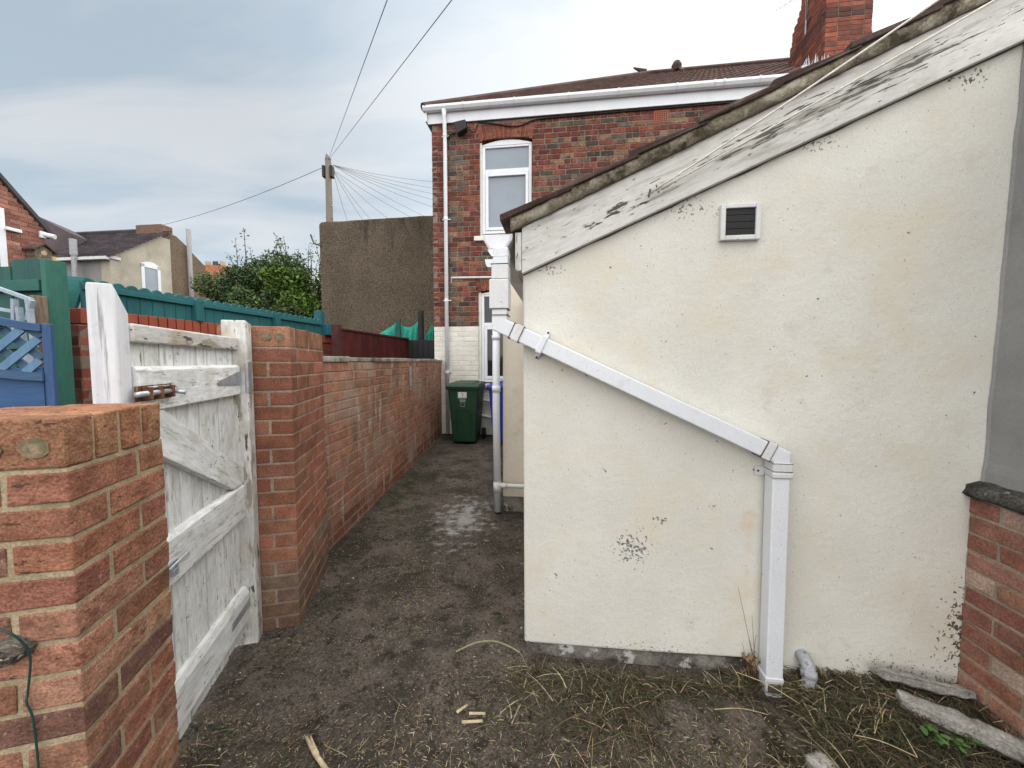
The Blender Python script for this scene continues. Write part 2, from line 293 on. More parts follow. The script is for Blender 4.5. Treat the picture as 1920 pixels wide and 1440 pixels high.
M['wood'] = mat('weathered_wood', (0.15, 0.115, 0.085), 0.9, 0.15, var=0.3, vscale=9, fine=0.25, fscale=60, bump=1.0, bscale=30, bdist=0.008, stretch=(0.15, 1, 1), over=[((0.04, 0.03, 0.025), 20, 0.55, 0.66, (0.15, 1, 1)), ((0.27, 0.24, 0.20), 14, 0.62, 0.72, (0.2, 1, 1))])
M['engbrick'] = mat('red_engineering_brick', W3, 0.75, 0.3, attr=True, var=0.12, vscale=8, fine=0.12, bump=0.3)
M['redfence'] = mat('oxblood_fence', (0.062, 0.011, 0.011), 0.75, 0.25, attr=True, var=0.2, vscale=6, fine=0.15, bump=0.3, over=[((0.10, 0.03, 0.025), 5, 0.6, 0.75)])
M['netting'] = mat('green_netting', (0.025, 0.25, 0.19), 0.8, 0.2, var=0.25, vscale=10, fine=0.25, fscale=60, bump=0.4)
M['roughcast'] = mat('brown_roughcast', (0.105, 0.084, 0.062), 0.95, 0.1, var=0.12, vscale=1.5, fine=0.35, fscale=28, bump=1.0, bscale=24, bdist=0.02, big=0.1,
                     over=[((0.045, 0.038, 0.033), 1.4, 0.33, 0.52, (1.6, 1, 0.35), (2.2, 0, 4.9), (3.2, 5, 1.6)), ((0.19, 0.16, 0.12), 30, 0.60, 0.7)])
M['palerender'] = mat('stained_pale_render', (0.40, 0.365, 0.30), 0.9, 0.1, var=0.15, vscale=1.2, fine=0.1, fscale=30, bump=0.5, bscale=20, bdist=0.01, over=[((0.20, 0.18, 0.15), 1.3, 0.55, 0.8, (1, 1, 0.5))])
M['greywall'] = mat('grey_painted_wall', (0.24, 0.235, 0.235), 0.9, 0.1, var=0.1, vscale=1.2, fine=0.1, bump=0.2, over=[((0.16, 0.155, 0.15), 1.5, 0.55, 0.8)])
M['pole'] = mat('grey_wood_pole', (0.13, 0.115, 0.095), 0.9, 0.1, var=0.2, vscale=5, fine=0.15, bump=0.4, stretch=(1, 1, 0.1))
M['wire'] = mat('grey_cable', (0.16, 0.165, 0.17), 0.6, 0.3, var=0.05, bump=0)
M['whitecable'] = mat('white_cable', (0.62, 0.59, 0.53), 0.55, 0.3, var=0.1, vscale=20, bump=0)
M['greenbin'] = mat('green_bin_plastic', (0.012, 0.046, 0.022), 0.5, 0.35, var=0.12, vscale=3, fine=0.08, bump=0.1)
M['bluebin'] = mat('blue_bin_plastic', (0.02, 0.04, 0.30), 0.5, 0.35, var=0.12, vscale=3, fine=0.08, bump=0.1)
M['rubber'] = mat('black_rubber', (0.015, 0.015, 0.015), 0.8, 0.2, bump=0.1)
M['sticker'] = mat('white_sticker', (0.65, 0.66, 0.66), 0.6, 0.3, var=0.05, bump=0)
M['greymark'] = mat('grey_moulding', (0.20, 0.25, 0.22), 0.6, 0.3, var=0.1, bump=0)
M['greyplastic'] = mat('grey_plastic', (0.33, 0.34, 0.365), 0.6, 0.3, var=0.15, vscale=30, bump=0.1, over=[((0.14, 0.12, 0.10), 30, 0.55, 0.65)])
M['ink'] = mat('black_ink', (0.03, 0.03, 0.03), 0.7, 0.2, bump=0)
M['chimneybrick'] = mat('chimney_brick', W3, 0.92, 0.1, attr=True, var=0.2, vscale=6, fine=0.2, fscale=60, bump=0.7, bscale=40, bdist=0.01, over=[((0.08, 0.05, 0.045), 3, 0.56, 0.75)])
M['housebrick'] = mat('sooty_old_brick', W3, 0.92, 0.1, attr=True, var=0.25, vscale=9, fine=0.3, fscale=50, bump=0.9, bscale=40, bdist=0.012, big=0.15, over=[((0.055, 0.042, 0.036), 5, 0.50, 0.72), ((0.22, 0.15, 0.10), 12, 0.60, 0.72), ((0.045, 0.036, 0.03), 22, 0.60, 0.68)])
M['lead'] = mat('pale_lead', (0.42, 0.45, 0.50), 0.5, 0.4, var=0.15, bump=0.3)
M['bark'] = mat('bark', (0.07, 0.055, 0.04), 0.95, 0.1, var=0.3, vscale=10, bump=0.8)
M['leaf'] = mat('leaf', W3, 0.6, 0.3, attr=True, var=0.15, vscale=3, fine=0.0, bump=0)
M['straw'] = mat('straw', W3, 0.85, 0.15, attr=True, var=0.2, vscale=40, fine=0.0, bump=0)
M['stone'] = mat('broken_concrete', (0.31, 0.295, 0.27), 0.95, 0.1, var=0.25, vscale=14, fine=0.25, fscale=100, bump=1.0, bscale=45, bdist=0.012, over=[((0.12, 0.10, 0.08), 12, 0.55, 0.68)])
M['twig'] = mat('split_twig', (0.42, 0.34, 0.22), 0.8, 0.2, var=0.25, vscale=30, fine=0.15, bump=0.4)
M['yellow'] = mat('yellow_plastic', (0.55, 0.42, 0.14), 0.6, 0.3, var=0.05, bump=0)

# ------------------------------------------------------------------ ground
def sstep(a, b, x):
    t = min(1, max(0, (x - a) / (b - a))); return t * t * (3 - 2 * t)
def gz(x, y):
    n = noise.noise(Vector((x * 2.3, y * 2.3, 0.3))) * 0.012 + noise.noise(Vector((x * 7, y * 7, 1.3))) * 0.007 + noise.noise(Vector((x * 19, y * 19, 2.3))) * 0.004
    q = FW.loc(Vector((x, y, 0)))
    mound = 0.022 * math.exp(-((q.y + 0.12) / 0.16) ** 2) * sstep(0.5, 1.0, q.x) * (1 - sstep(1.85, 2.0, q.x)) * 0.6
    mound -= 0.035 * math.exp(-((q.x - 1.09) / 0.12) ** 2 - ((q.y + 0.12) / 0.12) ** 2)
    edge = 0.022 * math.exp(-((x + 1.34) / 0.09) ** 2) * (1 if y > 2.0 else 0)
    return n + mound + edge - 0.006
def axis(lo, hi, step, far):
    r = []; x = lo
    while x < hi: r.append(x); x += step
    a = []; d = step
    x = lo
    while x > -far: d *= 1.5; x -= d; a.append(x)
    b = []; d = step; x = hi
    while x < far: b.append(x); d *= 1.5; x += d
    return a[::-1] + r + b
gx = axis(-2.2, 2.6, 0.024, 300); gy = axis(0.2, 7.5, 0.03, 300)
g = MB(); V = [(x, y, gz(x, y)) for y in gy for x in gx]; nx = len(gx)
g.add(V, [(j * nx + i, j * nx + i + 1, (j + 1) * nx + i + 1, (j + 1) * nx + i) for j in range(len(gy) - 1) for i in range(nx - 1)])
d_ = ray(880, 975); pk = Vector((0, 0, H)) + d_ * (-H / d_.z)
M['soil'] = mat('dark_path_soil', (0.081, 0.067, 0.056), 0.93, 0.15, var=0.35, vscale=3.5, fine=0.45, fscale=80, bump=1.0, bscale=60, bdist=0.014, big=0.15,
    over=[((0.125, 0.103, 0.087), 2.2, 0.50, 0.66), ((0.040, 0.034, 0.027), 2.6, 0.50, 0.64), ((0.046, 0.046, 0.028), 4.2, 0.54, 0.70), ((0.026, 0.021, 0.017), 16, 0.54, 0.66), ((0.032, 0.026, 0.021), 60, 0.57, 0.65),
          ((0.22, 0.19, 0.155), 130, 0.60, 0.67), ((0.30, 0.25, 0.18), 90, 0.63, 0.68), ((0.26, 0.21, 0.16), 36, 0.655, 0.68, (1, 2.2, 1)),
          ((0.29, 0.28, 0.27), 11, 0.29, 0.54, (1, 1, 1), (pk.x - 0.07, pk.y + 0.05, 0), (0.46, 1.0, 1)),
          ((0.035, 0.045, 0.018), 12, 0.36, 0.54, (1, 1, 1), (-1.2, 4.2, 0), (0.24, 2.6, 1)),
          ((0.026, 0.023, 0.015), 9, 0.30, 0.46, (1, 1, 1), (1.25, 1.22, 0), (0.62, 0.45, 1))])
tag(g.build('ground', M['soil'], smooth=True), kind='structure')

# ------------------------------------------------------------------ brick laying
def wall_bricks(mb, mo, O, U, N, L, z0, n, ch, bl, joint, palette, openings=(), depth=0.06, bond='stretch', j=0.0015, jv=0.0, u0=0.0, mdepth=0.0045, hl=None):
    """courses of single bricks on a face through O, running along U with outward normal N; mo gets the mortar bed"""
    O = Vector(O); Z = Vector((0, 0, 1))
    hl = hl or bl / 2
    for r in range(n):
        za = z0 + r * ch + joint / 2; zb = z0 + (r + 1) * ch - joint / 2; zm = (za + zb) / 2
        if bond == 'stretch': seq = [bl]; off = -(bl / 2) * (r % 2)
        elif bond == 'header': seq = [hl] if r % 4 == 3 else [bl]; off = -(bl / 2) * (r % 2)
        else: seq = [bl, hl]; off = -(bl * 0.5 + hl / 2 - hl / 2) * (r % 2) - (bl - hl) / 2 * (r % 2)
        cuts = []
        for op in openings:
            lo, hi = op(zm) if callable(op) else ((op[0], op[1]) if op[2] < zm < op[3] else (9, 9))
            if hi > lo: cuts.append((lo, hi))
        u = off; i = 0
        while u < L:
            l = seq[i % len(seq)] * (1 + rnd.uniform(-jv, jv)); i += 1
            segs = [(max(u + joint / 2, 0), min(u + l - joint / 2, L))]
            for lo, hi in cuts:
                ns = []
                for a, b in segs:
                    if b <= lo or a >= hi: ns.append((a, b))
                    else:
                        if a < lo: ns.append((a, lo))
                        if b > hi: ns.append((hi, b))
                segs = ns
            for a, b in segs:
                if b - a < 0.012: continue
                c = palette(r, i, (a + b) / 2, zm)
                pr = rnd.uniform(-0.002, 0.002) + 0.0
                P = []
                off3 = Vector((rnd.random() * 20, rnd.random() * 20, rnd.random() * 20))
                for (uu, nn, zz) in ((a, pr, za), (b, pr, za), (b, -depth, za), (a, -depth, za), (a, pr, zb), (b, pr, zb), (b, -depth, zb), (a, -depth, zb)):
                    P.append(O + U * (uu + rnd.uniform(-j, j)) + N * nn + Z * (zz + rnd.uniform(-j, j)))
                mb.hexa(P, c, [p + off3 * 0.0 for p in P])
            u += l
    if mo is not None:
        for (a, b) in ((0.0, L),):
            zt = z0 + n * ch
            rects = [(a, b, z0, zt)]
            for op in openings:
                if callable(op): continue
                nr = []
                for (x0, x1, y0, y1) in rects:
                    ox0, ox1, oy0, oy1 = op
                    if ox1 <= x0 or ox0 >= x1 or oy1 <= y0 or oy0 >= y1: nr.append((x0, x1, y0, y1)); continue
                    if oy0 > y0: nr.append((x0, x1, y0, oy0))
                    if oy1 < y1: nr.append((x0, x1, oy1, y1))
                    if ox0 > x0: nr.append((x0, ox0, max(y0, oy0), min(y1, oy1)))
                    if ox1 < x1: nr.append((ox1, x1, max(y0, oy0), min(y1, oy1)))
                rects = nr
            for (x0, x1, y0, y1) in rects:
                Q = [O + U * uu - N * nn + Z * zz for (uu, nn, zz) in ((x0, mdepth, y0), (x1, mdepth, y0), (x1, depth - 0.004, y0), (x0, depth - 0.004, y0), (x0, mdepth, y1), (x1, mdepth, y1), (x1, depth - 0.004, y1), (x0, depth - 0.004, y1))]
                mo.hexa(Q)
def pal(*cs, v=0.14):
    return lambda r, i, u, z: jit(rnd.choice(cs), v)
RED = [(0.255, 0.115, 0.075), (0.285, 0.128, 0.08), (0.225, 0.10, 0.07), (0.30, 0.15, 0.098), (0.19, 0.095, 0.076)]
def plan_course(mb, fr, rects, z0, z1, cols, j=0.002):
    for (a0, a1, b0, b1) in rects: mb.fb(fr, a0, a1, b0, b1, z0, z1, jit(rnd.choice(cols), 0.16), j)

# ------------------------------------------------------------------ near gate pier
pier = thing('brick_pier', GF(-0.16, 0.16, 0), 'short red brick pier with bricks on edge along its top, nearest the camera', 'brick pier')
mb = MB(); ch = 0.0753; top = 1.30; B = 0.33; J = 0.0058
nz0 = 16
for r in range(nz0):
    z1 = top - 0.112 - r * ch - J; z0 = z1 - ch + 2 * J
    s_, h_ = 0.215, 0.1025
    c = [(-B, -B + s_ + 0.0025, 0, h_), (-B + s_ + 0.0125, 0, 0, s_), (-B + h_ + 0.0125, 0, s_ + 0.0125, B), (-B, -B + h_, h_ + 0.0125, B)]
    if r % 2: c = [(-s_, 0, 0, h_), (-B, -s_ - 0.0125, 0, s_), (-B, -h_ - 0.0125, s_ + 0.0125, B), (-h_, 0, h_ + 0.0125, B)]
    plan_course(mb, GF, c, z0, z1, RED)
for k in range(4):
    b0 = k * 0.0825; mb.fb(GF, -B - 0.0, -0.118, b0 + (0.006 if k else 0.0015), b0 + 0.0735, top - 0.106, top - 0.002 + rnd.uniform(-.002, .002), jit(rnd.choice(RED[:4]), 0.12), 0.0025)
    mb.fb(GF, -0.213 + 0.004, 0.0, b0 + (0.006 if k else 0.0), b0 + 0.0735, top - 0.1065, top + rnd.uniform(-.002, .002), jit((0.29, 0.14, 0.08), 0.12), 0.0025)
# frogs and shells replace the overlapping back halves
mb.build('brickwork', M['pier_brick'], pier, bevel=0.0045, seg=2)
mb = MB(); mb.fb(GF, -B + 0.003, -0.0028, 0.0028, B - 0.003, 0.0, top - 0.108); mb.fb(GF, -B + 0.006, -0.007, 0.007, B - 0.006, top - 0.108, top - 0.007); mb.build('mortar_joints', M['mortar'], pier)
mb = MB()
for ac, rr in ((-0.052, 0.024), (-0.125, 0.022)):
    pts = [GF(ac + rr * 1.1 * math.cos(q * 2 * math.pi / 14) * rnd.uniform(.8, 1.1), -0.0035, top - 0.062 + rr * rnd.uniform(.75, 1.05) * math.sin(q * 2 * math.pi / 14)) for q in range(14)]
    mb = MB(); mb.prism(pts, GF.Y * 0.02); mb.build('mortar_patch', M['patch'], pier)

# ------------------------------------------------------------------ far gate pier
fp = thing('brick_pier', PF(-0.16, 0.33, 0), 'tall red brick pier beyond the gate hinges, joined to the alley wall', 'brick pier')
mb = MB(); LB = 0.66; top = 1.60; J = 0.0042
fc = [(0.26, 0.108, 0.07), (0.28, 0.12, 0.076), (0.24, 0.10, 0.068), (0.29, 0.13, 0.086)]
for r in range(20):
    z1 = top - 0.108 - r * ch - J; z0 = z1 - ch + 2 * J
    if r % 2: c = [(-0.1025, 0, 0.0 + q * 0.22, 0.2125 + q * 0.22) for q in range(3)] + [(-0.33, -0.115, 0, 0.1025), (-0.33, -0.115, 0.115, LB)]
    else: c = [(-0.215, 0, 0, 0.1025), (-0.33, -0.2275, 0, 0.2), (-0.1025, 0, 0.115, 0.3275), (-0.1025, 0, 0.34, 0.5475), (-0.1025, 0, 0.56, LB), (-0.33, -0.2275, 0.2125, LB)]
    cols = fc if z0 > 0.32 + 0.1 * rnd.random() else [jit(q, 0.1) for q in [(0.20, 0.115, 0.08), (0.17, 0.125, 0.09), (0.21, 0.12, 0.085)]]
    plan_course(mb, PF, c, z0, z1, cols, 0.0015)
for k in range(8):
    mb.fb(PF, -0.33, 0.0, k * 0.0825 + (0.005 if k else 0.0), k * 0.0825 + 0.0745, top - 0.103, top + rnd.uniform(-.003, .002), jit(rnd.choice([(0.20, 0.10, 0.06), (0.24, 0.12, 0.075)]), .1), 0.002)
mb.build('brickwork', M['brick'], fp, bevel=0.004)
mb = MB(); mb.fb(PF, -0.327, -0.003, 0.003, LB - 0.003, 0, top - 0.008); mb.build('mortar_joints', M['mortar_grey'], fp)
mb = MB()
for ac in (-0.05, -0.11, -0.2):
    pts = [PF(ac + 0.024 * math.cos(q * .5236) * rnd.uniform(.85, 1.1), -0.003, top - 0.055 + 0.02 * math.sin(q * .5236)) for q in range(12)]
    mb = MB(); mb.prism(pts, PF.Y * 0.02); mb.build('mortar_patch', M['patch'], fp)

# ------------------------------------------------------------------ alley wall
aw = thing('alley_wall', AF(-0.1, 2.3, 0), 'long red brick garden wall with thin concrete coping beside the path', 'brick wall')
mb, mo = MB(), MB()
apal = lambda r, i, u, z: jit(rnd.choice([(0.32, 0.15, 0.098), (0.34, 0.168, 0.112), (0.29, 0.137, 0.092), (0.32, 0.178, 0.125)]) if z > 0.15 else (0.22, 0.095, 0.065), 0.09)
wall_bricks(mb, mo, AF(0, 0, 0), Vector((0, 1, 0)), Vector((1, 0, 0)), 4.95, -0.05, 19, 0.0772, 0.2275, 0.011, apal, depth=0.1)
wall_bricks(mb, None, AF(-0.215, 0, 0), Vector((0, 1, 0)), Vector((-1, 0, 0)), 4.95, -0.05, 19, 0.0772, 0.2275, 0.011, apal, depth=0.1)
mo.fb(AF, -0.205, -0.1, 0, 4.95, -0.05, 1.41)
mb.build('brickwork', M['alley_brick'], aw, bevel=0.003, seg=1); mo.build('mortar_joints', M['mortar_grey'], aw)
mb = MB(); y = 0.06
while y < 4.9:
    l = min(rnd.uniform(0.5, 0.7), 4.95 - y); mb.fb(AF, -0.225, 0.012 + rnd.uniform(-.006, .006), y, y + l - 0.008, 1.418, 1.458 + rnd.uniform(-.004, .004), (1, 1, 1), 0.004); y += l
mb.build('coping', M['coping'], aw, bevel=0.006)
mb = MB(); mb.fb(AF, 0.002, 0.012, 2.50, 2.56, 1.04, 1.36); mb.fb(AF, 0.012, 0.02, 2.515, 2.545, 1.08, 1.11)
mb.build('metal_strip', M['galv'], aw)

# ------------------------------------------------------------------ gate and posts
gate = thing('garden_gate', GF(-0.12, 0.75, 0), 'peeling white ledged timber gate between the two brick piers', 'gate')
GB0, GB1 = 0.398, 1.117; A1 = -0.088
mb = MB(); n = 9; wd = (GB1 - GB0) / n
for k in range(n):
    b0 = GB0 + k * wd
    mb.fb(GF, A1 - 0.052, A1 - 0.031 + rnd.uniform(-.002, .002), b0 + 0.0035, b0 + wd - 0.0035, 0.045 + rnd.uniform(-.012, .012), 1.505, jit((1, 1, 1), .04), 0.0006, 'z')
mb.build('boards', M['gatepaint'], gate, bevel=0.003)
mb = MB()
for k in range(1, n): mb.fb(GF, A1 - 0.048, A1 - 0.040, GB0 + k * wd - 0.0032, GB0 + k * wd + 0.0032, 0.06, 1.50)  # dark strips in the board gaps stand in for the shade between boards
mb.build('dark_gap_strips', M['seam'], gate)
def rail(name, z0, z1, b0=GB0, b1=GB1, d=0.031, m='gatepaint', slope=0.012):
    mb = MB(); pr = [(A1 - d, z0), (A1, z0), (A1, z1 - slope), (A1 - 0.012, z1), (A1 - d, z1)]
    o3 = Vector((rnd.random() * 9, rnd.random() * 9, 0))
    mb.prism([GF(a, b0, z) for a, z in pr], GF.Y * (b1 - b0), lcf=lambda p: Vector((GF.loc(p).y, GF.loc(p).x, p.z)) + o3)
    return mb.build(name, M[m], gate, bevel=0.003)
rail('rail', 1.262, 1.405); rail('rail', 0.655, 0.822); rail('rail', 0.135, 0.30, slope=0.03)
mb = MB(); mb.fb(GF, A1 - 0.06, A1 - 0.006, GB0 - 0.004, GB1 + 0.012, 1.478, 1.535, (1, 1, 1), 0.002, 'b'); mb.build('top_rail', M['peelpaint'], gate, bevel=0.006)
mb = MB()
bp = [(GB0 + 0.004, 1.258), (GB0 + 0.115, 1.258), (GB1 - 0.002, 0.90), (GB1 - 0.002, 0.826), (GB1 - 0.115, 0.826), (GB0 + 0.004, 1.155)]
ax = Vector((bp[2][0] - bp[1][0], bp[2][1] - bp[1][1])).normalized()
def blc(p):
    q = GF.loc(p); return Vector((q.y * ax.x + q.z * ax.y + 4, -q.y * ax.y + q.z * ax.x, q.x))
mb.prism([GF(A1 - 0.031, b, z) for b, z in bp], GF.X * 0.030, lcf=blc); mb.build('brace', M['gatepaint'], gate, bevel=0.003)
# rusty bolt on the top ledge
mb = MB(); zc = 1.322
mb.fb(GF, A1 + 0.0005, A1 + 0.004, GB0 - 0.03, GB0 + 0.155, zc - 0.024, zc + 0.024)
for bb in (GB0 + 0.0, GB0 + 0.055, GB0 + 0.115): mb.fb(GF, A1 + 0.004, A1 + 0.028, bb, bb + 0.012, zc - 0.02, zc + 0.02)
bolt = mb.build('bolt_plate', M['rust'], gate, bevel=0.002)
mb = MB(); mb.tube([GF(A1 + 0.017, GB0 - 0.045, zc), GF(A1 + 0.017, GB0 + 0.16, zc)], 0.0085, 10); mb.tube([GF(A1 + 0.017, GB0 + 0.135, zc), GF(A1 + 0.05, GB0 + 0.14, zc - 0.008)], [0.006, 0.008], 8)
mb.tube([GF(A1 + 0.014, GB0 + 0.01, zc + 0.017), GF(A1 + 0.014, GB0 + 0.12, zc + 0.017)], 0.004, 6)
mb.build('bolt_bar', M['galv'], gate, smooth=True)
# strap hinge
mb = MB()
mb.prism([GF(A1 + 0.001, GB1 - 0.004, 1.31), GF(A1 + 0.001, GB1 - 0.004, 1.375), GF(A1 + 0.001, GB1 - 0.03, 1.372), GF(A1 + 0.001, GB1 - 0.225, 1.337), GF(A1 + 0.001, GB1 - 0.24, 1.328), GF(A1 + 0.001, GB1 - 0.225, 1.319), GF(A1 + 0.001, GB1 - 0.03, 1.309)], GF.X * 0.004)
hin = mb.build('hinge_strap', M['galv'], gate)
mb = MB(); mb.fb(GF, -0.0579, -0.054, GB1 + 0.012, GB1 + 0.047, 1.265, 1.42); mb.tube([GF(-0.06, GB1 + 0.001, 1.27), GF(-0.06, GB1 + 0.001, 1.415)], 0.008, 10)
mb.build('hinge_plate', M['galv'], gate)
mb = MB(); mb.fb(GF, A1 + 0.001, A1 + 0.005, GB1 - 0.2, GB1 - 0.004, 0.20, 0.235); mb.build('hinge_strap', M['galv'], gate)
mb = MB(); mb.fb(GF, A1 + 0.001, A1 + 0.006, GB0 + 0.06, GB0 + 0.135, 0.705, 0.735); mb.fb(GF, A1 + 0.006, A1 + 0.025, GB0 + 0.075, GB0 + 0.10, 0.70, 0.72); mb.tube([GF(A1 + 0.012, GB0 + 0.07, 0.725), GF(A1 + 0.02, GB0 + 0.17, 0.74)], 0.005, 8)
mb.build('latch', M['galv'], gate)
def post(fr, a0, a1, b0, b1, z1, m, label, slant=0.0, tilt=0.0):
    mb = MB(); o3 = Vector((rnd.random() * 9, 0, 0))
    L = [(a0, b0, -0.02), (a1, b0, -0.02), (a1, b1, -0.02), (a0, b1, -0.02), (a0 + tilt, b0, z1), (a1 + tilt, b0, z1 - slant * 0.03), (a1 + tilt, b1, z1 - slant), (a0 + tilt, b1, z1 - slant * 0.9)]
    mb.hexa([fr(*q) for q in L], (1, 1, 1), [Vector((q[2], q[0], q[1])) + o3 for q in L])
    return tag(mb.build('gate_post', M[m], bevel=0.008, seg=3), label, 'gate post')
post(GF, -0.166, -0.098, 0.335, 0.394, 1.648, 'postpaint', 'smooth white gate post with a sloping top behind the near pier', 0.085, -0.004)
post(GF, -0.165, -0.058, 1.122, 1.192, 1.622, 'peelpaint', 'flaking white gate post carrying the steel hinge beside the tall pier', 0.015)

# ------------------------------------------------------------------ rotten post and wire by the near pier
M['rotwood'] = mat('rotten_wood', (0.15, 0.13, 0.11), 0.95, 0.1, var=0.4, vscale=30, fine=0.35, fscale=120, bump=1.0, bscale=60, bdist=0.01, stretch=(0.3, 1, 1), over=[((0.04, 0.034, 0.028), 40, 0.50, 0.6, (0.25, 1, 1)), ((0.38, 0.35, 0.31), 60, 0.60, 0.66, (0.25, 1, 1))])
sp = GF.pix(10, 1222, -0.012)
mb = MB(); ring = 22; V = []; lcv = []; lay = [(0.004, 1.0), (-0.012, 1.02), (-0.026, 0.95), (-0.034, 0.72), (-0.030, 0.35)]
for i, (b, k_) in enumerate(lay):
    for k in range(ring):
        a = 2 * math.pi * k / ring; q = 1 + 0.20 * math.sin(2 * a + .6) + 0.22 * noise.noise(Vector((math.cos(a) * 2.5, math.sin(a) * 2.5, i * .7)))
        p = (sp.x + 0.036 * k_ * q * math.cos(a), b + 0.008 * noise.noise(Vector((math.cos(a) * 6, math.sin(a) * 6, i))), sp.z + 0.026 * k_ * q * math.sin(a) - 0.008 * math.cos(a))
        V.append(GF(*p)); lcv.append((p[0] + .6 * p[2], p[1], p[2]))
mb.add(V, [(i * ring + k, i * ring + (k + 1) % ring, (i + 1) * ring + (k + 1) % ring, (i + 1) * ring + k) for i in range(len(lay) - 1) for k in range(ring)] + [tuple(range((len(lay) - 1) * ring, len(lay) * ring))], (1, 1, 1), lcv)
tag(mb.build('timber_stub', M['rotwood']), 'frayed grey broken timber stub sticking out of the near brick pier', 'timber stub')
mb = MB()
wp = [GF(*GF.pix(px, py, b)) for px, py, b in ((-60, 1160, -0.02), (0, 1180, -0.036), (30, 1194, -0.034), (50, 1215, -0.024), (57, 1240, -0.014), (52, 1300, -0.007), (50, 1318, -0.008), (62, 1350, -0.006), (72, 1440, -0.006), (76, 1560, -0.006))]
def smooth_pts(P, n=6):
    out = []
    for i in range(len(P) - 1):
        p0 = P[max(i - 1, 0)]; p1 = P[i]; p2 = P[i + 1]; p3 = P[min(i + 2, len(P) - 1)]
        for k in range(n):
            t = k / n; out.append(0.5 * ((2 * p1) + (p2 - p0) * t + (2 * p0 - 5 * p1 + 4 * p2 - p3) * t * t + (3 * p1 - p0 - 3 * p2 + p3) * t ** 3))
    return out + [P[-1]]
M['greenwire'] = mat('dark_green_wire', (0.012, 0.05, 0.045), 0.5, 0.4, bump=0)
mb.tube(smooth_pts(wp), 0.0021, 6); tag(mb.build('garden_wire', M['greenwire'], smooth=True), 'dark green garden wire looped over the timber stub and hanging down the pier', 'wire')

# ------------------------------------------------------------------ outbuilding
ob = thing('outbuilding', FW(1.0, 0.9, 0), 'cream rendered lean-to outbuilding with a sloping barge board', 'outbuilding')
SL = 0.428
zb = lambda t: 1.822 + SL * t
def flc(p): q = FW.loc(p); return Vector((q.x, q.y, q.z))
mb = MB()
poly = [(0, 0.055), (0.55, 0.062), (1.0, 0.075), (1.06, 0.02), (3.2, 0.0), (3.2, zb(3.2) + 0.10), (-0.012, zb(-0.012) + 0.10)]
mb.prism([FW(t, 0, z) for t, z in poly], FW.Y * 1.77, lcf=flc); mb.build('wall', M['render'], ob, bevel=0.012, seg=3)
mb = MB(); V = []; nn = 30
for i in range(nn + 1):
    t = 0.012 + 1.05 * i / nn
    V.append((t, z_ := 0.0))
pts = [FW(0.012, 0.012, -0.05), FW(1.1, 0.012, -0.05), FW(1.1, 0.012, 0.068), FW(0.55, 0.012, 0.062), FW(0.012, 0.012, 0.055)]
mb.prism(pts, FW.Y * 0.3, lcf=flc); mb.build('plinth', M['plinth'], ob)
# side block of the outbuilding that stands out into the alley further back
mb = MB(); mb.prism([FW(-0.373, 1.771, 0.135), FW(1.6, 1.771, 0.135), FW(1.6, 1.771, 3.15), FW(-0.373, 1.771, 2.30)], FW.Y * 3.7, lcf=lambda p: FW.loc(p) + Vector((5, 3, 4)))
M['render2'] = mat('cream_side_render', (0.66, 0.60, 0.50), 0.85, 0.2, var=0.05, vscale=2, fine=0.05, bump=0.4, bscale=34, bdist=0.004, over=[((0.5, 0.44, 0.36), 3, 0.55, 0.8)])
mb.build('side_wall', M['render2'], ob, bevel=0.008)
mb = MB(); mb.fb(FW, -0.362, 1.5, 1.778, 5.4, -0.03, 0.14); mb.build('plinth', M['plinth'], ob)
mb = MB()
for k in range(11):
    t0 = -0.50 + k * 0.22; z0 = 2.325 + 0.43 * (t0 + 0.45)
    mb.prism([FW(t0, 1.74, z0), FW(t0 + 0.26, 1.74, z0 + 0.112), FW(t0 + 0.26, 1.74, z0 + 0.135), FW(t0, 1.74, z0 + 0.03)], FW.Y * 3.7)
mb.build('side_roof', M['darktile'], ob)
# barge board
s0 = Vector((1, SL)).normalized()
def slc(p):
    q = FW.loc(p); d = Vector((q.x, q.z - 1.822)); return Vector((d.dot(s0), q.y, d.dot(Vector((-s0.y, s0.x)))))
def barge(name, m, o0, o1, w0, w1, t0=-0.012, t1=3.2, bev=0.004):
    mb = MB(); mb.prism([FW(t0, w0, zb(t0) + o0), FW(t1, w0, zb(t1) + o0), FW(t1, w0, zb(t1) + o1), FW(t0, w0, zb(t0) + o1)], FW.Y * (w1 - w0), lcf=slc)
    return mb.build(name, M[m], ob, bevel=bev)
barge('barge_board', 'barge', 0.0, 0.205, -0.032, -0.001)
mb = MB(); mb.fb(FW, -0.042, -0.014, -0.034, 0.08, 1.83, 2.0, (1, 1, 1), 0.001, 'z'); mb.build('fascia_end', M['peelpaint'], ob, bevel=0.003)
mb = MB(); mb.fb(FW, -0.04, -0.015, 0.08, 1.76, 1.85, 1.99, (1, 1, 1), 0, 'b'); mb.build('fascia', M['peelpaint'], ob)
# ragged strip coloured dark for the shade in the gap under the board
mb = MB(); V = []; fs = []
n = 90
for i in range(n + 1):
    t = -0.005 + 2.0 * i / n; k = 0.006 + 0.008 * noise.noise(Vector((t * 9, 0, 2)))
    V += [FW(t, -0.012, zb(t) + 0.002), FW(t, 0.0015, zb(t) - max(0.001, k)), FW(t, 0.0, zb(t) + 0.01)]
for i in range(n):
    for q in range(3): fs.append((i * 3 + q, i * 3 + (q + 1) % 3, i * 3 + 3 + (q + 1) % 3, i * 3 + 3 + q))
mb.add(V, fs); mb.build('gap_shade_strip', M['seam'], ob)
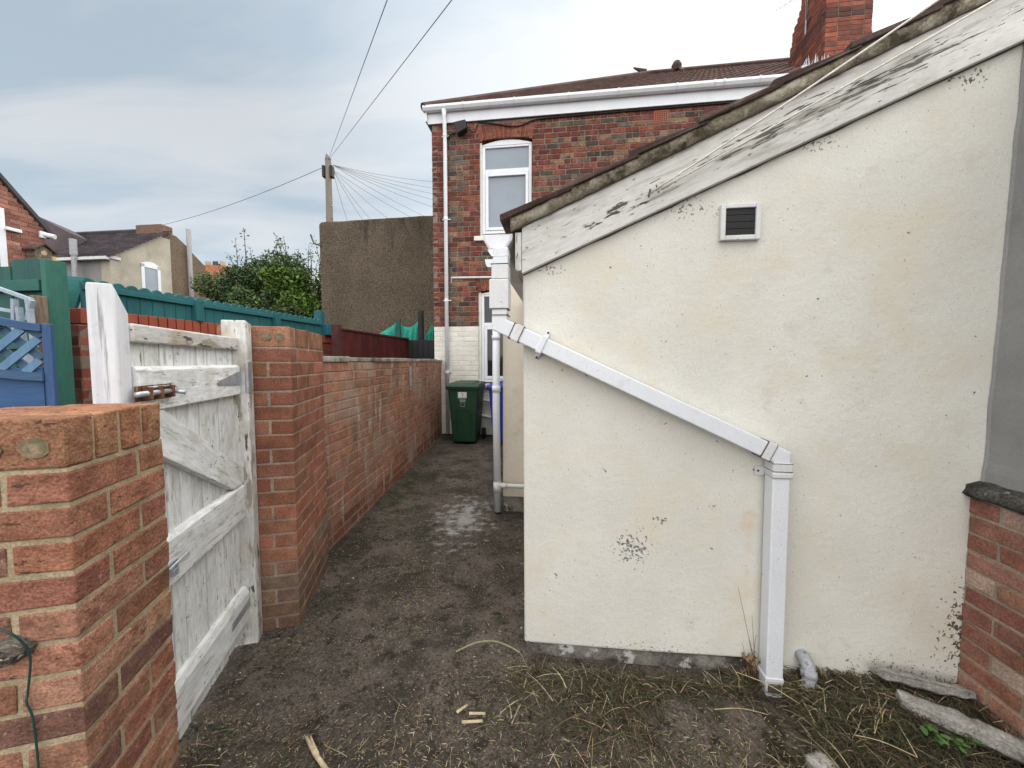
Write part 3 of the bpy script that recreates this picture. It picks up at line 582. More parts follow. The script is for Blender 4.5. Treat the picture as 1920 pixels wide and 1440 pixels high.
# mortar verge: lumpy strip
def verge():
    mb = MB(); n = 160; prof = 7; V = []; LCV = []
    for i in range(n + 1):
        t = -0.06 + 3.2 * i / n
        q = noise.noise(Vector((t * 14, 1, 0))) * 0.010 + noise.noise(Vector((t * 45, 3, 0))) * 0.006
        for k in range(prof):
            a = k / (prof - 1); z = zb(t) + 0.203 + 0.068 * a + (q * 0.6 if k == 0 else 0); b = -0.040 - 0.022 * math.sin(a * 2.6 + 0.3) + q * 0.6 + noise.noise(Vector((t * 30, a * 3, 5))) * 0.006
            V.append(FW(t, b, z)); LCV.append((t, b, z))
        V += [FW(t, 0.10, zb(t) + 0.27), FW(t, 0.10, zb(t) + 0.206)]; LCV += [(t, .1, 9), (t, .1, 9.06)]
    m_ = prof + 2
    fs = [(i * m_ + k, i * m_ + (k + 1) % m_, (i + 1) * m_ + (k + 1) % m_, (i + 1) * m_ + k) for i in range(n) for k in range(m_)] + [tuple(range(m_ - 1, -1, -1))]
    mb.add(V, fs, (1, 1, 1), LCV); return mb.build('mortar_verge', M['lichen'], ob, smooth=True)
verge()
mb = MB()
for k in range(12):
    t0 = -0.105 + k * 0.275; a = zb(t0) + 0.262; t1 = t0 + 0.315
    z1_ = zb(t1) + 0.262 - 0.012
    L = [(t0, a), (t1, z1_), (t1, z1_ + 0.016), (t0, a + 0.026)]
    mb.prism([FW(t, -0.075 + rnd.uniform(-.008, .008), z) for t, z in L], FW.Y * 1.84)
rf = mb.build('roof', M['darktile'], ob, bevel=0.004)
# vent
v0 = FW.pix(1349, 386); v1 = FW.pix(1421, 455)
fr_ = MB(); t0, t1, zt, zv = v0.x, v1.x, 2.085, 1.935
for (a0, a1, c0, c1) in ((t0, t0 + 0.02, zv, zt), (t1 - 0.02, t1, zv, zt), (t0 + 0.02, t1 - 0.02, zt - 0.018, zt), (t0 + 0.02, t1 - 0.02, zv, zv + 0.02)): fr_.fb(FW, a0, a1, -0.022, 0.0, c0, c1)
vent = fr_.build('vent', M['upvcdirty'], ob, bevel=0.003)
mb = MB(); mb.fb(FW, t0 + 0.018, t1 - 0.018, -0.004, -0.001, zv + 0.018, zt - 0.016)
for k in range(4):
    c = zv + 0.020 + k * 0.0285; mb.fb(FW, t0 + 0.0205, t1 - 0.0205, -0.0135, -0.004, c + 0.001, c + 0.0272)
mb.build('louvre', M['black'], vent)
# gutter with end cap
gp = [(-0.188, 1.992), (-0.185, 1.968), (-0.160, 1.925), (-0.085, 1.922), (-0.056, 1.965), (-0.052, 1.992)]
mb = MB()
outer = gp; inner = [(a + (0.006 if a < -0.12 else -0.006), z + 0.006) for a, z in gp]
mb.prism([FW(a, -0.045, z) for a, z in outer], FW.Y * 0.006)
ring_ = outer + inner[::-1]
mb.prism([FW(a, -0.039, z) for a, z in ring_], FW.Y * 1.78)
mb.build('gutter', M['upvcdirty'], ob, bevel=0.003)
mb = MB()
ins = [(a * 0.84 - 0.0194, z * 0.8 + 0.3915) for a, z in gp]
mb.prism([FW(a, -0.0475, z) for a, z in ins], FW.Y * 0.003); mb.build('gutter_cap', M['upvc'], ob)
# downpipe: square section, drop, slanted run across the wall, drop to ground
def sq(h): return [(-h, -h), (h, -h), (h, h), (-h, h)]
PW = 0.034; wy = -0.048
p1 = Vector((-0.102, 1.925)); p2 = Vector((-0.108, 1.585)); p3 = Vector((1.083, 1.022)); p4 = Vector((1.090, -0.075))
dp = thing('downpipe', FW(0.5, wy, 0), 'x', 'x'); bpy.data.objects.remove(dp)
P2 = lambda q, b=wy: FW(q.x, b, q.y)
mb = MB(); mb.sweep([P2(p1), P2(p2), P2(p3), P2(p4)], sq(PW), FW.Y); pipe = mb.build('downpipe', M['upvc'], ob, bevel=0.006, seg=3)
def collar(c, d, l=0.05, h=PW + 0.004, m='upvcdirty', name='pipe_socket'):
    d = d.normalized(); mb = MB(); mb.sweep([P2(c - d * l / 2), P2(c + d * l / 2)], sq(h), FW.Y); return mb.build(name, M[m], pipe, bevel=0.004)
def seam(c, d): return collar(c, d, 0.0035, PW + 0.0048, 'seam', 'pipe_joint')
dn = Vector((0, -1)); dd = (p3 - p2).normalized()
collar(Vector((-0.104, 1.80)), dn, 0.10); collar(Vector((-0.108, 1.72)), dn, 0.13, PW + 0.009)
seam(Vector((-0.104, 1.787)), dn)
for zz in (1.852, 1.785, 1.655, 1.628): seam(Vector((-0.106, zz)), dn)
collar(p2 + dd * 0.09, dd, 0.035); seam(p2 + dd * 0.062, dd); seam(p2 + dd * 0.108, dd)
collar(p3 - dd * 0.055, dd, 0.04); seam(p3 - dd * 0.04, dd); seam(p3 - dd * 0.078, dd)
for zz in (0.995, 0.962, 0.935): seam(Vector((1.086, zz)), dn)
collar(Vector((1.086, 0.978)), dn, 0.04); collar(Vector((1.086, 0.945)), dn, 0.022, PW + 0.006)
collar(Vector((1.088, 0.05)), dn, 0.022, PW + 0.003)
# outlet hopper below the gutter
mb = MB(); mb.prism([FW(a, -0.02, z) for a, z in ((-0.150, 1.922), (-0.062, 1.922), (-0.068, 1.87), (-0.140, 1.87))], FW.Y * -0.0); 
mb = MB(); mb.hexa([FW(*q) for q in ((-0.142, wy - 0.037, 1.885), (-0.066, wy - 0.037, 1.885), (-0.066, wy + 0.037, 1.885), (-0.142, wy + 0.037, 1.885), (-0.168, wy - 0.0, 1.925), (-0.070, wy - 0.0, 1.925), (-0.070, wy + 0.09, 1.925), (-0.168, wy + 0.09, 1.925))])
mb.build('outlet', M['upvcdirty'], pipe, bevel=0.004)
# pipe clips
def clip(c, d, name='pipe_clip'):
    d = d.normalized(); nrm = Vector((-d.y, d.x))
    mb = MB()
    mb.sweep([P2(c - d * 0.013), P2(c + d * 0.013)], sq(PW + 0.006), FW.Y)
    for sgn in (1, -1):
        e_ = c + nrm * sgn * (PW + 0.03); q = [c + nrm * sgn * PW - d * 0.012, c + nrm * sgn * PW + d * 0.012, e_ + d * 0.010, e_ + nrm * sgn * 0.008, e_ - d * 0.010]
        mb.prism([P2(x, -0.012) for x in q], FW.Y * 0.010)
    o = mb.build(name, M['upvc'], pipe, bevel=0.003)
    for sgn in (1, -1):
        mb = MB(); e_ = c + nrm * sgn * (PW + 0.028); mb.tube([P2(e_, -0.0145), P2(e_, -0.004)], 0.006, 8)
        mb.build('screw', M['seam'], o)
clip(p2 + dd * 0.21, dd)
mb = MB(); mb.fb(FW, 1.012, 1.055, -0.012, -0.002, 0.925, 0.965); o_ = mb.build('pipe_clip', M['upvcdirty'], pipe, bevel=0.003)
mb = MB(); mb.tube([FW(1.024, -0.0145, 0.945), FW(1.024, -0.004, 0.945)], 0.005, 8); mb.build('screw', M['seam'], o_)
# dark plate painting the shaded inside of the shoe at the pipe foot
mb = MB(); mb.fb(FW, 1.062, 1.114, wy - PW - 0.0015, wy - PW + 0.001, -0.005, 0.034); mb.build('shoe_shade_plate', M['seam'], pipe)
# second downpipe in the alley, with waste pipe
a0 = FW.loc(at(934, 957, 3.56)); tb = FW.loc(at(931, 505, 3.56))
mb = MB(); mb.tube([FW(a0.x, 1.70, 0.02), FW(a0.x - 0.012, 1.70, 1.0), FW(tb.x, 1.70, 2.31)], 0.034, 14)
pipe2 = mb.build('downpipe', M['upvc'], ob, smooth=True)
mb = MB(); mb.tube([FW(a0.x - 0.01, 1.70, 1.14), FW(a0.x - 0.012, 1.70, 1.20)], 0.039, 14); mb.build('pipe_socket', M['upvc'], pipe2, smooth=True); mb = MB(); mb.tube([FW(a0.x - 0.012, 1.70, 1.62), FW(a0.x - 0.012, 1.70, 1.66)], 0.039, 14); mb.build('pipe_socket', M['upvc'], pipe2, smooth=True)
mb = MB(); gx0 = FW.loc(at(912, 500, 3.56)).x
mb.prism([FW(a, 1.64, z) for a, z in ((gx0, 2.33), (gx0 + 0.012, 2.275), (gx0 + 0.03, 2.262), (gx0 + 0.10, 2.262), (gx0 + 0.12, 2.33))], FW.Y * 3.6); mb.build('side_gutter', M['upvc'], ob)
mb = MB(); mb.tube([FW(a0.x, 1.68, 0.272), FW(0.02, 1.68, 0.272)], 0.02, 10); mb.tube([FW(a0.x + 0.0, 1.70, 0.20), FW(a0.x, 1.70, 0.30)], 0.040, 12)
mb.tube([FW(a0.x + 0.04, 1.68, 0.272), FW(a0.x + 0.09, 1.68, 0.272)], 0.025, 10); mb.build('waste_pipe', M['upvcdirty'], ob, smooth=True)
# drain elbow at the foot of the wall
mb = MB(); mb.tube(smooth_pts([FW(1.235, 0.01, 0.12), FW(1.235, -0.04, 0.118), FW(1.232, -0.068, 0.085), FW(1.225, -0.075, 0.02)], 5), 0.026, 12)
mb.tube([FW(1.233, -0.062, 0.095), FW(1.23, -0.072, 0.07)], 0.030, 12); mb.build('drain_elbow', M['greyplastic'], ob, smooth=True)
# hook and lines
mb = MB(); hk = FW.pix(1218, 362, -0.05)
mb.tube([FW(hk.x, -0.03, hk.z), FW(hk.x, -0.062, hk.z)], 0.004, 6); mb.tube([FW(hk.x, -0.06, hk.z + 0.012), FW(hk.x - 0.006, -0.064, hk.z - 0.022)], 0.004, 6)
mb.tube([FW(hk.x + 0.012, -0.06, hk.z + 0.004), FW(hk.x + 0.05, -0.06, hk.z + 0.012)], 0.003, 6); mb.tube([FW(hk.x + 0.025, -0.055, hk.z + 0.03), FW(hk.x + 0.035, -0.06, hk.z - 0.004)], 0.003, 6)
mb.build('line_hook', M['seam'], ob)
for (qa, qb, lab) in (((1222, 360), (1748, 2), 'white cable strung from the barge board hook over the roof tiles, upper of two'), ((1232, 358), (1832, 14), 'white cable strung along the barge board face, lower of two')):
    A_ = FW.pix(*qa, -0.062); B_ = FW.pix(*qb, -0.10 if qb[0] > 1800 else -0.16)
    A_ = FW(*A_); B_ = FW(*B_); E_ = B_ + (B_ - A_) * 0.5
    mb = MB(); n = 14; mb.tube([A_ + (E_ - A_) * (i / n) - Vector((0, 0, 0.012 * math.sin(math.pi * i / n))) for i in range(n + 1)], 0.0038, 6)
    tag(mb.build('cable', M['whitecable'], smooth=True), lab, 'cable', 'cables over the outbuilding roof')

# ------------------------------------------------------------------ right-hand boundary wall and grey neighbour wall
rw = thing('boundary_wall', FW(1.95, -1.2, 0), 'low red brick wall with a crumbling dark stone coping, at right under the grey wall', 'brick wall')
mb, mo = MB(), MB()
wall_bricks(mb, mo, FW(1.85, 0, 0), -FW.Y, -FW.X, 2.6, -0.03, 12, 0.0745, 0.2275, 0.012, pal((0.28, 0.125, 0.09), (0.25, 0.11, 0.08), (0.30, 0.15, 0.11), (0.36, 0.26, 0.21), (0.22, 0.105, 0.08)), depth=0.1, u0=0)
mo.fb(FW, 1.95, 2.05, -2.6, 0, -0.03, 0.862)
mb.build('brickwork', M['alley_brick'], rw, bevel=0.004); mo.build('mortar_joints', M['mortar_grey'], rw)
mb = MB(); n = 60; V = []; LCV = []; pr = 9
for i in range(n + 1):
    b = 0.0 - 2.6 * i / n
    for k in range(pr):
        a = k / (pr - 1); q = noise.noise(Vector((b * 22, a * 6, 1))) * 0.012
        if a < 0.2: c = (1.832 + q, 0.868 + q * .4)
        elif a < 0.55: c = (1.826 + q - 0.006 * math.sin(a * 9), 0.872 + (a - 0.2) / 0.35 * 0.05)
        else: c = (1.836 + (a - 0.55) / 0.45 * 0.25 + q * .4, 0.93 + q)
        V.append(FW(c[0], b, c[1])); LCV.append((c[0], b, c[1]))
    V.append(FW(2.08, b, 0.868)); LCV.append((2.08, b, .868))
m_ = pr + 1
mb.add(V, [(i * m_ + k, i * m_ + (k + 1) % m_, (i + 1) * m_ + (k + 1) % m_, (i + 1) * m_ + k) for i in range(n) for k in range(m_)] + [tuple(range(m_))], (1, 1, 1), LCV)
mb.build('coping', M['capstone'], rw, smooth=True)
mb = MB(); n = 40; V = []
for i in range(n + 1):
    z = 0.925 + (2.655 - 0.925) * i / n; q = noise.noise(Vector((z * 6, 0, 4))) * 0.006 + noise.noise(Vector((z * 25, 0, 4))) * 0.003
    V += [FW(1.886 + 0.034 * (z - .95) / 1.7 + q, -0.003, z), FW(1.892 + 0.034 * (z - .95) / 1.7 + q, -0.011, z), FW(1.95, -2.6, z), FW(2.15, -2.6, z), FW(2.15, -0.002, z)]
mb.add(V, [(i * 5 + k, i * 5 + (k + 1) % 5, i * 5 + 5 + (k + 1) % 5, i * 5 + 5 + k) for i in range(n) for k in range(5)] + [(0, 1, 2, 3, 4), tuple(n * 5 + k for k in range(5))])
tag(mb.build('rendered_wall', M['greyrender']), 'grey rendered neighbouring wall rising above the low brick wall at right', 'wall')

# ------------------------------------------------------------------ house
hs_ = thing('brick_house', HF(3.5, 2.5, 0), 'red brick two storey house with white gutter and tall white window', 'house')
ZE = 5.86
HCH = 0.0925
OLD = [(0.145, 0.044, 0.036), (0.175, 0.056, 0.042), (0.115, 0.040, 0.034), (0.19, 0.07, 0.047)]
TAN = [(0.215, 0.14, 0.09), (0.18, 0.115, 0.075), (0.145, 0.095, 0.07), (0.062, 0.05, 0.042), (0.085, 0.07, 0.058), (0.22, 0.11, 0.07), (0.16, 0.06, 0.045), (0.11, 0.082, 0.066), (0.13, 0.10, 0.075)]
def hpal(r, i, u, z):
    if u < 0.24 or (0.62 < u < 0.90): return jit(rnd.choice(OLD), .15)
    if 1.87 < u < 2.15: return jit(rnd.choice(OLD if rnd.random() < .8 else TAN), .15)
    if u > 1.87 and r % 3 == 0: return jit(rnd.choice(OLD), .15)
    return jit(rnd.choice(TAN if rnd.random() < .78 else OLD), .16)
UW = (0.905, 1.875, 3.745, 5.49); LW = (0.868, 1.86, 0.97, 2.78)
def arch_u(z):
    if 5.40 < z < 5.49: return (0.905, 1.875)
    if 5.49 <= z < 5.79: return (0.905 - (z - 5.49) * 0.28, 1.875 + (z - 5.49) * 0.28)
    return (9, 9)
def arch_l(z):
    if 2.70 < z < 2.98: return (0.868 - (z - 2.74) * 0.15, 1.9)
    return (9, 9)
mb, mo = MB(), MB()
zlow = 2.09
wall_bricks(mb, mo, HF(0, 0, 0), HF.X, -HF.Y, 7.0, zlow, 41, HCH, 0.235, 0.013, hpal, openings=[UW, LW, arch_u, arch_l], depth=0.1, j=0.004, jv=0.06, bond='header', mdepth=0.007)
wall_bricks(mb, mo, HF(0, 5, 0), -HF.Y, -HF.X, 5.0, zlow, 41, HCH, 0.235, 0.013, pal(*OLD), depth=0.1, j=0.003, mdepth=0.007)
# soldier arches over the windows
def arch(t0, t1, zs, rise, hgt, n, splay):
    for k in range(n):
        def ed(q):
            x = (q - 0.5) * 2; zz = zs + rise * (1 - x * x); t = t0 + (t1 - t0) * q
            return (t, zz), (t + x * splay, zz + hgt - rise * (1 - x * x) * 0.85)
        (a, za), (a2, za2) = ed(k / n + 0.006); (b, zb_), (b2, zb2) = ed((k + 1) / n - 0.006)
        P = [(a, za), (b, zb_), (b2, zb2), (a2, za2)]
        mb.prism([HF(t, -0.001, z) for t, z in P], HF.Y * 0.1, jit(rnd.choice([(0.21, 0.065, 0.042), (0.25, 0.085, 0.05), (0.18, 0.058, 0.042)]), .14))
arch(0.905, 1.875, 5.44, 0.055, 0.30, 13, 0.06); arch(0.868, 1.86, 2.72, 0.05, 0.26, 13, 0.05)
mb.build('wall', M['housebrick'], hs_, bevel=0.005, seg=1); mo.build('mortar_joints', M['mortar_dark'], hs_)
mb = MB(); mb.fb(HF, 0.10, 7.0, 0.12, 5.0, -0.02, 5.86)
for (a, b, c, d) in ((0.06, 0.862, 0.02, 2.08),): pass
mb.build('wall_core', M['mortar_dark'], hs_)
mb, mo = MB(), MB()
wall_bricks(mb, None, HF(0, 0, 0), HF.X, -HF.Y, 1.9, 0.02, 22, 0.0938, 0.235, 0.008, lambda r, i, u, z: jit((1, .985, .96), .05), openings=[LW], depth=0.1, j=0.003, jv=0.04)
mb.fb(HF, 0.0, 0.86, 0.006, 0.1, 0.02, 2.085); mb.fb(HF, 0.86, 1.9, 0.006, 0.1, 0.02, 0.965)
mb.build('painted_wall', M['whitemason'], hs_, bevel=0.006, seg=2)
# windows
def window(t0, t1, z0, z1, arched, zbar, gl, rec=0.05, sash=True):
    mb = MB(); f = 0.055
    if arched: mb.prism([HF(t0 + (t1 - t0) * q / 12, rec - 0.008, z1 + arched * (1 - (q / 6 - 1) ** 2)) for q in range(13)] + [HF(t1, rec - 0.008, z1 - 0.02), HF(t0, rec - 0.008, z1 - 0.02)], HF.Y * 0.04)
    for (a, b, c, d) in ((t0, t0 + f, z0, z1), (t1 - f, t1, z0, z1), (t0 + f, t1 - f, z1 - f, z1 - 0.001), (t0 + f, t1 - f, z0, z0 + f), (t0 + f, t1 - f, zbar - 0.035, zbar + 0.035)):
        mb.fb(HF, a, b, rec, rec + 0.06, c, d)
    wo = mb.build('window', M['upvc'], hs_, bevel=0.006)
    mb = MB()
    if sash:
        a0, a1, c0, c1 = t0 + f + 0.004, t1 - f - 0.004, z0 + f + 0.004, zbar - 0.039; f2 = 0.055
        for (a, b, c, d) in ((a0, a0 + f2, c0, c1), (a1 - f2, a1, c0, c1), (a0 + f2, a1 - f2, c1 - f2, c1), (a0 + f2, a1 - f2, c0, c0 + f2)): mb.fb(HF, a, b, rec - 0.012, rec + 0.045, c, d)
        mb.build('sash', M['upvc'], wo, bevel=0.006)
    mb = MB(); mb.fb(HF, t0 + f - 0.01, t1 - f + 0.01, rec + 0.03, rec + 0.04, z0 + f - 0.01, z1 - f + 0.01); mb.build('pane', M[gl], wo)
    return wo
w1 = window(0.945, 1.865, 3.80, 5.40, 0.075, 4.93, 'glass')
mb = MB(); mb.fb(HF, 1.27, 1.55, 0.040, 0.052, 4.868, 4.886); mb.build('trickle_vent', M['greymark'], w1)
mb = MB(); mb.fb(HF, 0.906, 0.944, 0.03, 0.1, 3.745, 5.44); mb.build('reveal', M['whitemason'], hs_)
mb = MB(); mb.fb(HF, 0.80, 1.98, -0.05, 0.10, 3.655, 3.742); mb.build('sill', M['whitemason'], hs_, bevel=0.01)
w2 = window(0.915, 1.82, 1.03, 2.70, 0.05, 2.12, 'darkglass')
mb = MB(); mb.fb(HF, 0.869, 0.914, 0.03, 0.1, 1.0, 2.76); mb.build('reveal', M['whitemason'], hs_)
mb = MB(); mb.fb(HF, 0.80, 1.95, -0.06, 0.10, 0.93, 1.0); mb.build('sill', M['whitemason'], hs_, bevel=0.01)
# fascia, soffit, gutter, downpipe
mb = MB(); mb.fb(HF, -0.06, 7.0, -0.045, -0.015, 5.80, 6.06); mb.fb(HF, -0.09, -0.06, -0.10, 0.3, 5.82, 6.05); mb.build('fascia', M['upvc'], hs_, bevel=0.004)
mb = MB(); mb.prism([HF(-0.12, b, z) for b, z in ((-0.047, 6.075), (-0.16, 6.075), (-0.163, 6.03), (-0.135, 5.985), (-0.08, 5.975), (-0.047, 6.01))], HF.X * 7.1); gut = mb.build('gutter', M['upvc'], hs_, bevel=0.008)
for t in (0.62, 1.55, 2.5, 3.35, 4.3, 4.9, 5.05, 5.6):
    mb = MB(); mb.prism([HF(t, b, z) for b, z in ((-0.046, 6.079), (-0.165, 6.079), (-0.168, 6.028), (-0.138, 5.98), (-0.08, 5.969), (-0.046, 6.005))], HF.X * 0.03)
    mb.build('gutter_bracket', M['upvcdirty'], gut)
mb = MB(); mb.tube([HF(0.27, -0.10, 6.0), HF(0.27, -0.10, 5.90), HF(0.272, -0.075, 5.72), HF(0.272, -0.06, 5.6), HF(0.272, -0.06, 0.03)], [0.05, 0.036, 0.036, 0.036, 0.036], 14); dpo = mb.build('downpipe', M['upvc'], hs_, smooth=True)
for z in (1.2, 2.55, 4.05, 5.55):
    mb = MB(); mb.tube([HF(0.272, -0.06, z), HF(0.272, -0.06, z + 0.05)], 0.042, 14); mb.fb(HF, 0.20, 0.345, -0.022, 0.0, z + 0.015, z + 0.035)
    mb.build('pipe_bracket', M['upvc'], dpo)
mb = MB(); mb.tube([HF(0.36, -0.02, 2.90), HF(0.36, -0.02, 3.0), HF(1.16, -0.02, 2.985)], 0.018, 8); mb.build('conduit', M['upvcdirty'], hs_, smooth=True)
mb = MB(); mb.tube([HF(0.85, -0.05, 0.70), HF(1.7, -0.05, 0.62)], 0.025, 8); mb.tube([HF(0.85, -0.05, 0.42), HF(1.7, -0.05, 0.24)], 0.03, 8); mb.build('waste_pipe', M['upvc'], hs_, smooth=True)
# floodlight
mb = MB(); mb.prism([HF(0.46, -0.02, 5.74), HF(0.68, -0.02, 5.77), HF(0.70, -0.02, 5.62), HF(0.52, -0.02, 5.53)], HF.Y * -0.14); fl = mb.build('floodlight', M['black'], hs_, bevel=0.01)
mb = MB(); mb.tube(smooth_pts([HF(0.30, -0.03, 5.52), HF(0.38, -0.03, 5.60), HF(0.46, -0.03, 5.62)]), 0.012, 6); mb.tube(smooth_pts([HF(0.70, -0.03, 5.70), HF(0.80, -0.03, 5.60), HF(0.86, -0.02, 5.72), HF(0.9, -0.02, 5.80)]), 0.008, 6)
mb.tube(smooth_pts([HF(0.9, -0.02, 5.79), HF(1.2, -0.02, 5.73), HF(1.6, -0.02, 5.66), HF(1.95, -0.02, 5.75), HF(2.5, -0.02, 5.765), HF(3.6, -0.02, 5.77), HF(6, -0.02, 5.775)]), 0.012, 6)
mb.build('cable_run', M['black'], hs_, smooth=True)
# air bricks
for tc_, cc in ((4.10, (0.34, 0.10, 0.05)), (4.93, (0.14, 0.04, 0.035))):
    mb = MB(); mb.fb(HF, tc_ - 0.12, tc_ + 0.12, -0.006, 0.05, 5.545, 5.745, cc)
    ab = mb.build('air_brick', M['engbrick'], hs_)
    mb = MB()
    for i in range(7):
        for j in range(6): mb.fb(HF, tc_ - 0.105 + i * 0.031, tc_ - 0.105 + i * 0.031 + 0.019, -0.0085, -0.0055, 5.56 + j * 0.0305, 5.56 + j * 0.0305 + 0.018)
    mb.build('vent_hole', M['black'], ab)
# hipped tiled roof: rolls and courses
TAU = 0.735; KR = 4.9
def roofz(k): return 6.10 + k * TAU
mb = MB(); V = []; fs = []; rows = 16; dt = 0.055; nt_ = int(10.6 / dt)
for r in range(rows):
    k0 = -0.07 + (KR + 0.07) * r / rows; k1 = -0.07 + (KR + 0.07) * (r + 1) / rows + 0.05
    for i in range(nt_ + 1):
        t = -0.14 + i * dt; wv = 0.024 * abs(math.sin(math.pi * t / 0.22))
        for kk, up in ((k0, 0.020), (k0, 0.042), (k1, 0.010)):
            kx = min(kk, max(-0.07, t + 0.05)) if t < KR else kk
            V.append(HF(t, kx, roofz(kx) + up + wv))
    base = r * (nt_ + 1) * 3
    for i in range(nt_):
        for q in range(2): fs.append((base + i * 3 + q, base + i * 3 + 3 + q, base + i * 3 + 4 + q, base + i * 3 + 1 + q))
mb.add(V, fs)
mb.add([HF(-0.10, -0.10, roofz(-0.1)), HF(-0.10, 2 * KR, roofz(-0.1)), HF(KR, KR, roofz(KR)), HF(10.4, KR, roofz(KR)), HF(10.4, 2 * KR, roofz(-.1)), HF(10.4, -0.10, roofz(-.1))], [(0, 1, 2), (2, 3, 4, 1), (0, 5, 4, 1)])
M['pantile'] = mat('brown_pantile', (0.075, 0.042, 0.036), 0.8, 0.2, var=0.3, vscale=3, fine=0.25, fscale=40, bump=0.5, bscale=40, over=[((0.15, 0.12, 0.09), 5, 0.6, 0.72)])
roof = mb.build('roof', M['pantile'], hs_)
mb = MB()
pts = [HF(-0.12, -0.12, roofz(-0.12) + 0.05), HF(KR, KR, roofz(KR) + 0.06), HF(10.4, KR, roofz(KR) + 0.06)]
mb.tube(pts, 0.075, 8); a = HF(KR - 0.1, KR, roofz(KR) + 0.1); mb.tube([a, a + HF.X * -0.35 + Vector((0, 0, 0.16))], [0.09, 0.02], 6); 
b_ = HF(KR + 0.75, KR, roofz(KR) + 0.05); mb.tube([b_, b_ + Vector((0, 0, 0.14)), b_ + Vector((0, 0, 0.26))], [0.13, 0.15, 0.09], 8)
mb.build('ridge_tile', M['pantile'], roof)
# chimney
CW = 1.6
cn = HF.pix(1545, 100, CW); tn = cn.x; tr = HF.pix(1635, 60, CW).x
far = lambda px, py: HF.pixa(px, py, tn).y
wf0 = far(1479, 100); wf1 = far(1497, 45)
cz0 = roofz(CW) - 0.5
mb, mo = MB(), MB()
cpal = pal((0.25, 0.085, 0.055), (0.22, 0.072, 0.05), (0.28, 0.105, 0.066), (0.18, 0.065, 0.05))
nC = 44
for r in range(nC):
    z = cz0 + r * 0.0905
    best = None
    for q_ in range(40):
        w_ = CW + 0.45 + q_ * 0.06; P_ = HF(tn, w_, z) - Vector((0, 0, H)); dd_ = P_.y * CP - P_.z * SP
        px_ = 960 + F * P_.x / dd_; py_ = 720 - F * (P_.z * CP + P_.y * SP) / dd_
        e_ = abs(px_ - (1479 + max(0, min(1, (104 - py_) / 104)) * 27))
        if best is None or e_ < best[0]: best = (e_, w_)
    wf = best[1] + (0.05 if (r // 3) % 2 else 0)
    corb = 0.0 if r < 38 else 0.04
    cp_ = pal((0.10, 0.05, 0.045), (0.14, 0.06, 0.05)) if 16 <= r <= 17 else cpal
    wall_bricks(mb, None, HF(tn - corb, CW - corb, 0), HF.X, -HF.Y, tr - tn + 2 * corb, z, 1, 0.0905, 0.235, 0.012, cp_, depth=0.11, j=0.004)
    if r % 2: wall_bricks(mb, None, HF(tn - corb, wf, 0), -HF.Y, -HF.X, wf - CW, z, 1, 0.0905, 0.235, 0.012, cp_, depth=0.11, j=0.004)
    else: wall_bricks(mb, None, HF(tn - corb, wf, 0), -HF.Y, -HF.X, wf - CW - 0.11, z, 1, 0.0905, 0.235, 0.012, cp_, depth=0.11, j=0.004)
    mo.fb(HF, tn + 0.008, tr - 0.004, CW + 0.008, wf - 0.004, z, z + 0.0905)
chm = mb.build('chimney', M['chimneybrick'], roof, bevel=0.004, seg=1)
# mortar core of the stack
mo.build('chimney_core', M['mortar_dark'], roof)
mb = MB()
fc_ = HF.pix(1530, 120, CW - 0.15)
for k in range(14):
    t = fc_.x - 0.22 + k * 0.035; z = roofz(CW - 0.1) + 0.05; hgt = rnd.uniform(0.12, 0.26)
    p = HF(t, CW - 0.12 + rnd.uniform(-.05, .05), z); mb.prism([p, p + HF.X * 0.03, p + HF.X * rnd.uniform(-.02, .09) + Vector((0, 0, hgt))], HF.Y * 0.01)
mb.fb(HF, fc_.x - 0.25, fc_.x + 0.3, CW - 0.14, CW - 0.02, roofz(CW - 0.1) - 0.05, roofz(CW - 0.1) + 0.07); mb.build('flashing', M['lead'], roof)
# aerials on the stack
mb = MB(); A_ = at(1456, 19, 7.6); B_ = at(1512, -18, 8.1)
mb.tube([A_, B_], 0.008, 6); dv = (B_ - A_)
for k in range(7):
    p = A_ + dv * (k / 6.5); mb.tube([p - Vector((0.02, .0, 0.07)), p + Vector((0.02, 0, 0.07))], 0.004, 5)
mb.tube([B_, HF(tn - 0.03, CW + 0.6, B_.z - 0.1)], 0.012, 6); mb.tube([HF(tn - 0.03, CW + 0.6, B_.z - 0.4), HF(tn - 0.03, CW + 0.6, B_.z + 0.3)], 0.016, 6)
tag(mb.build('tv_aerial', M['galv']), 'thin television aerial sticking out left of the chimney stack', 'aerial')
mb = MB(); zt = at(1632, 60, 7.4).z; mb.tube([HF(tr + 0.04, CW + 0.05, zt - 0.2), HF(tr + 0.04, CW + 0.05, zt + 0.5)], 0.012, 6)
for dz_, l in ((0.0, 0.14), (0.12, 0.1), (0.3, 0.12)): mb.tube([HF(tr + 0.0, CW + 0.05, zt + dz_ - 0.05), HF(tr + l + 0.03, CW + 0.0, zt + dz_ + 0.10)], 0.009, 6)
mb.build('aerial_bracket', M['galv'], roof)

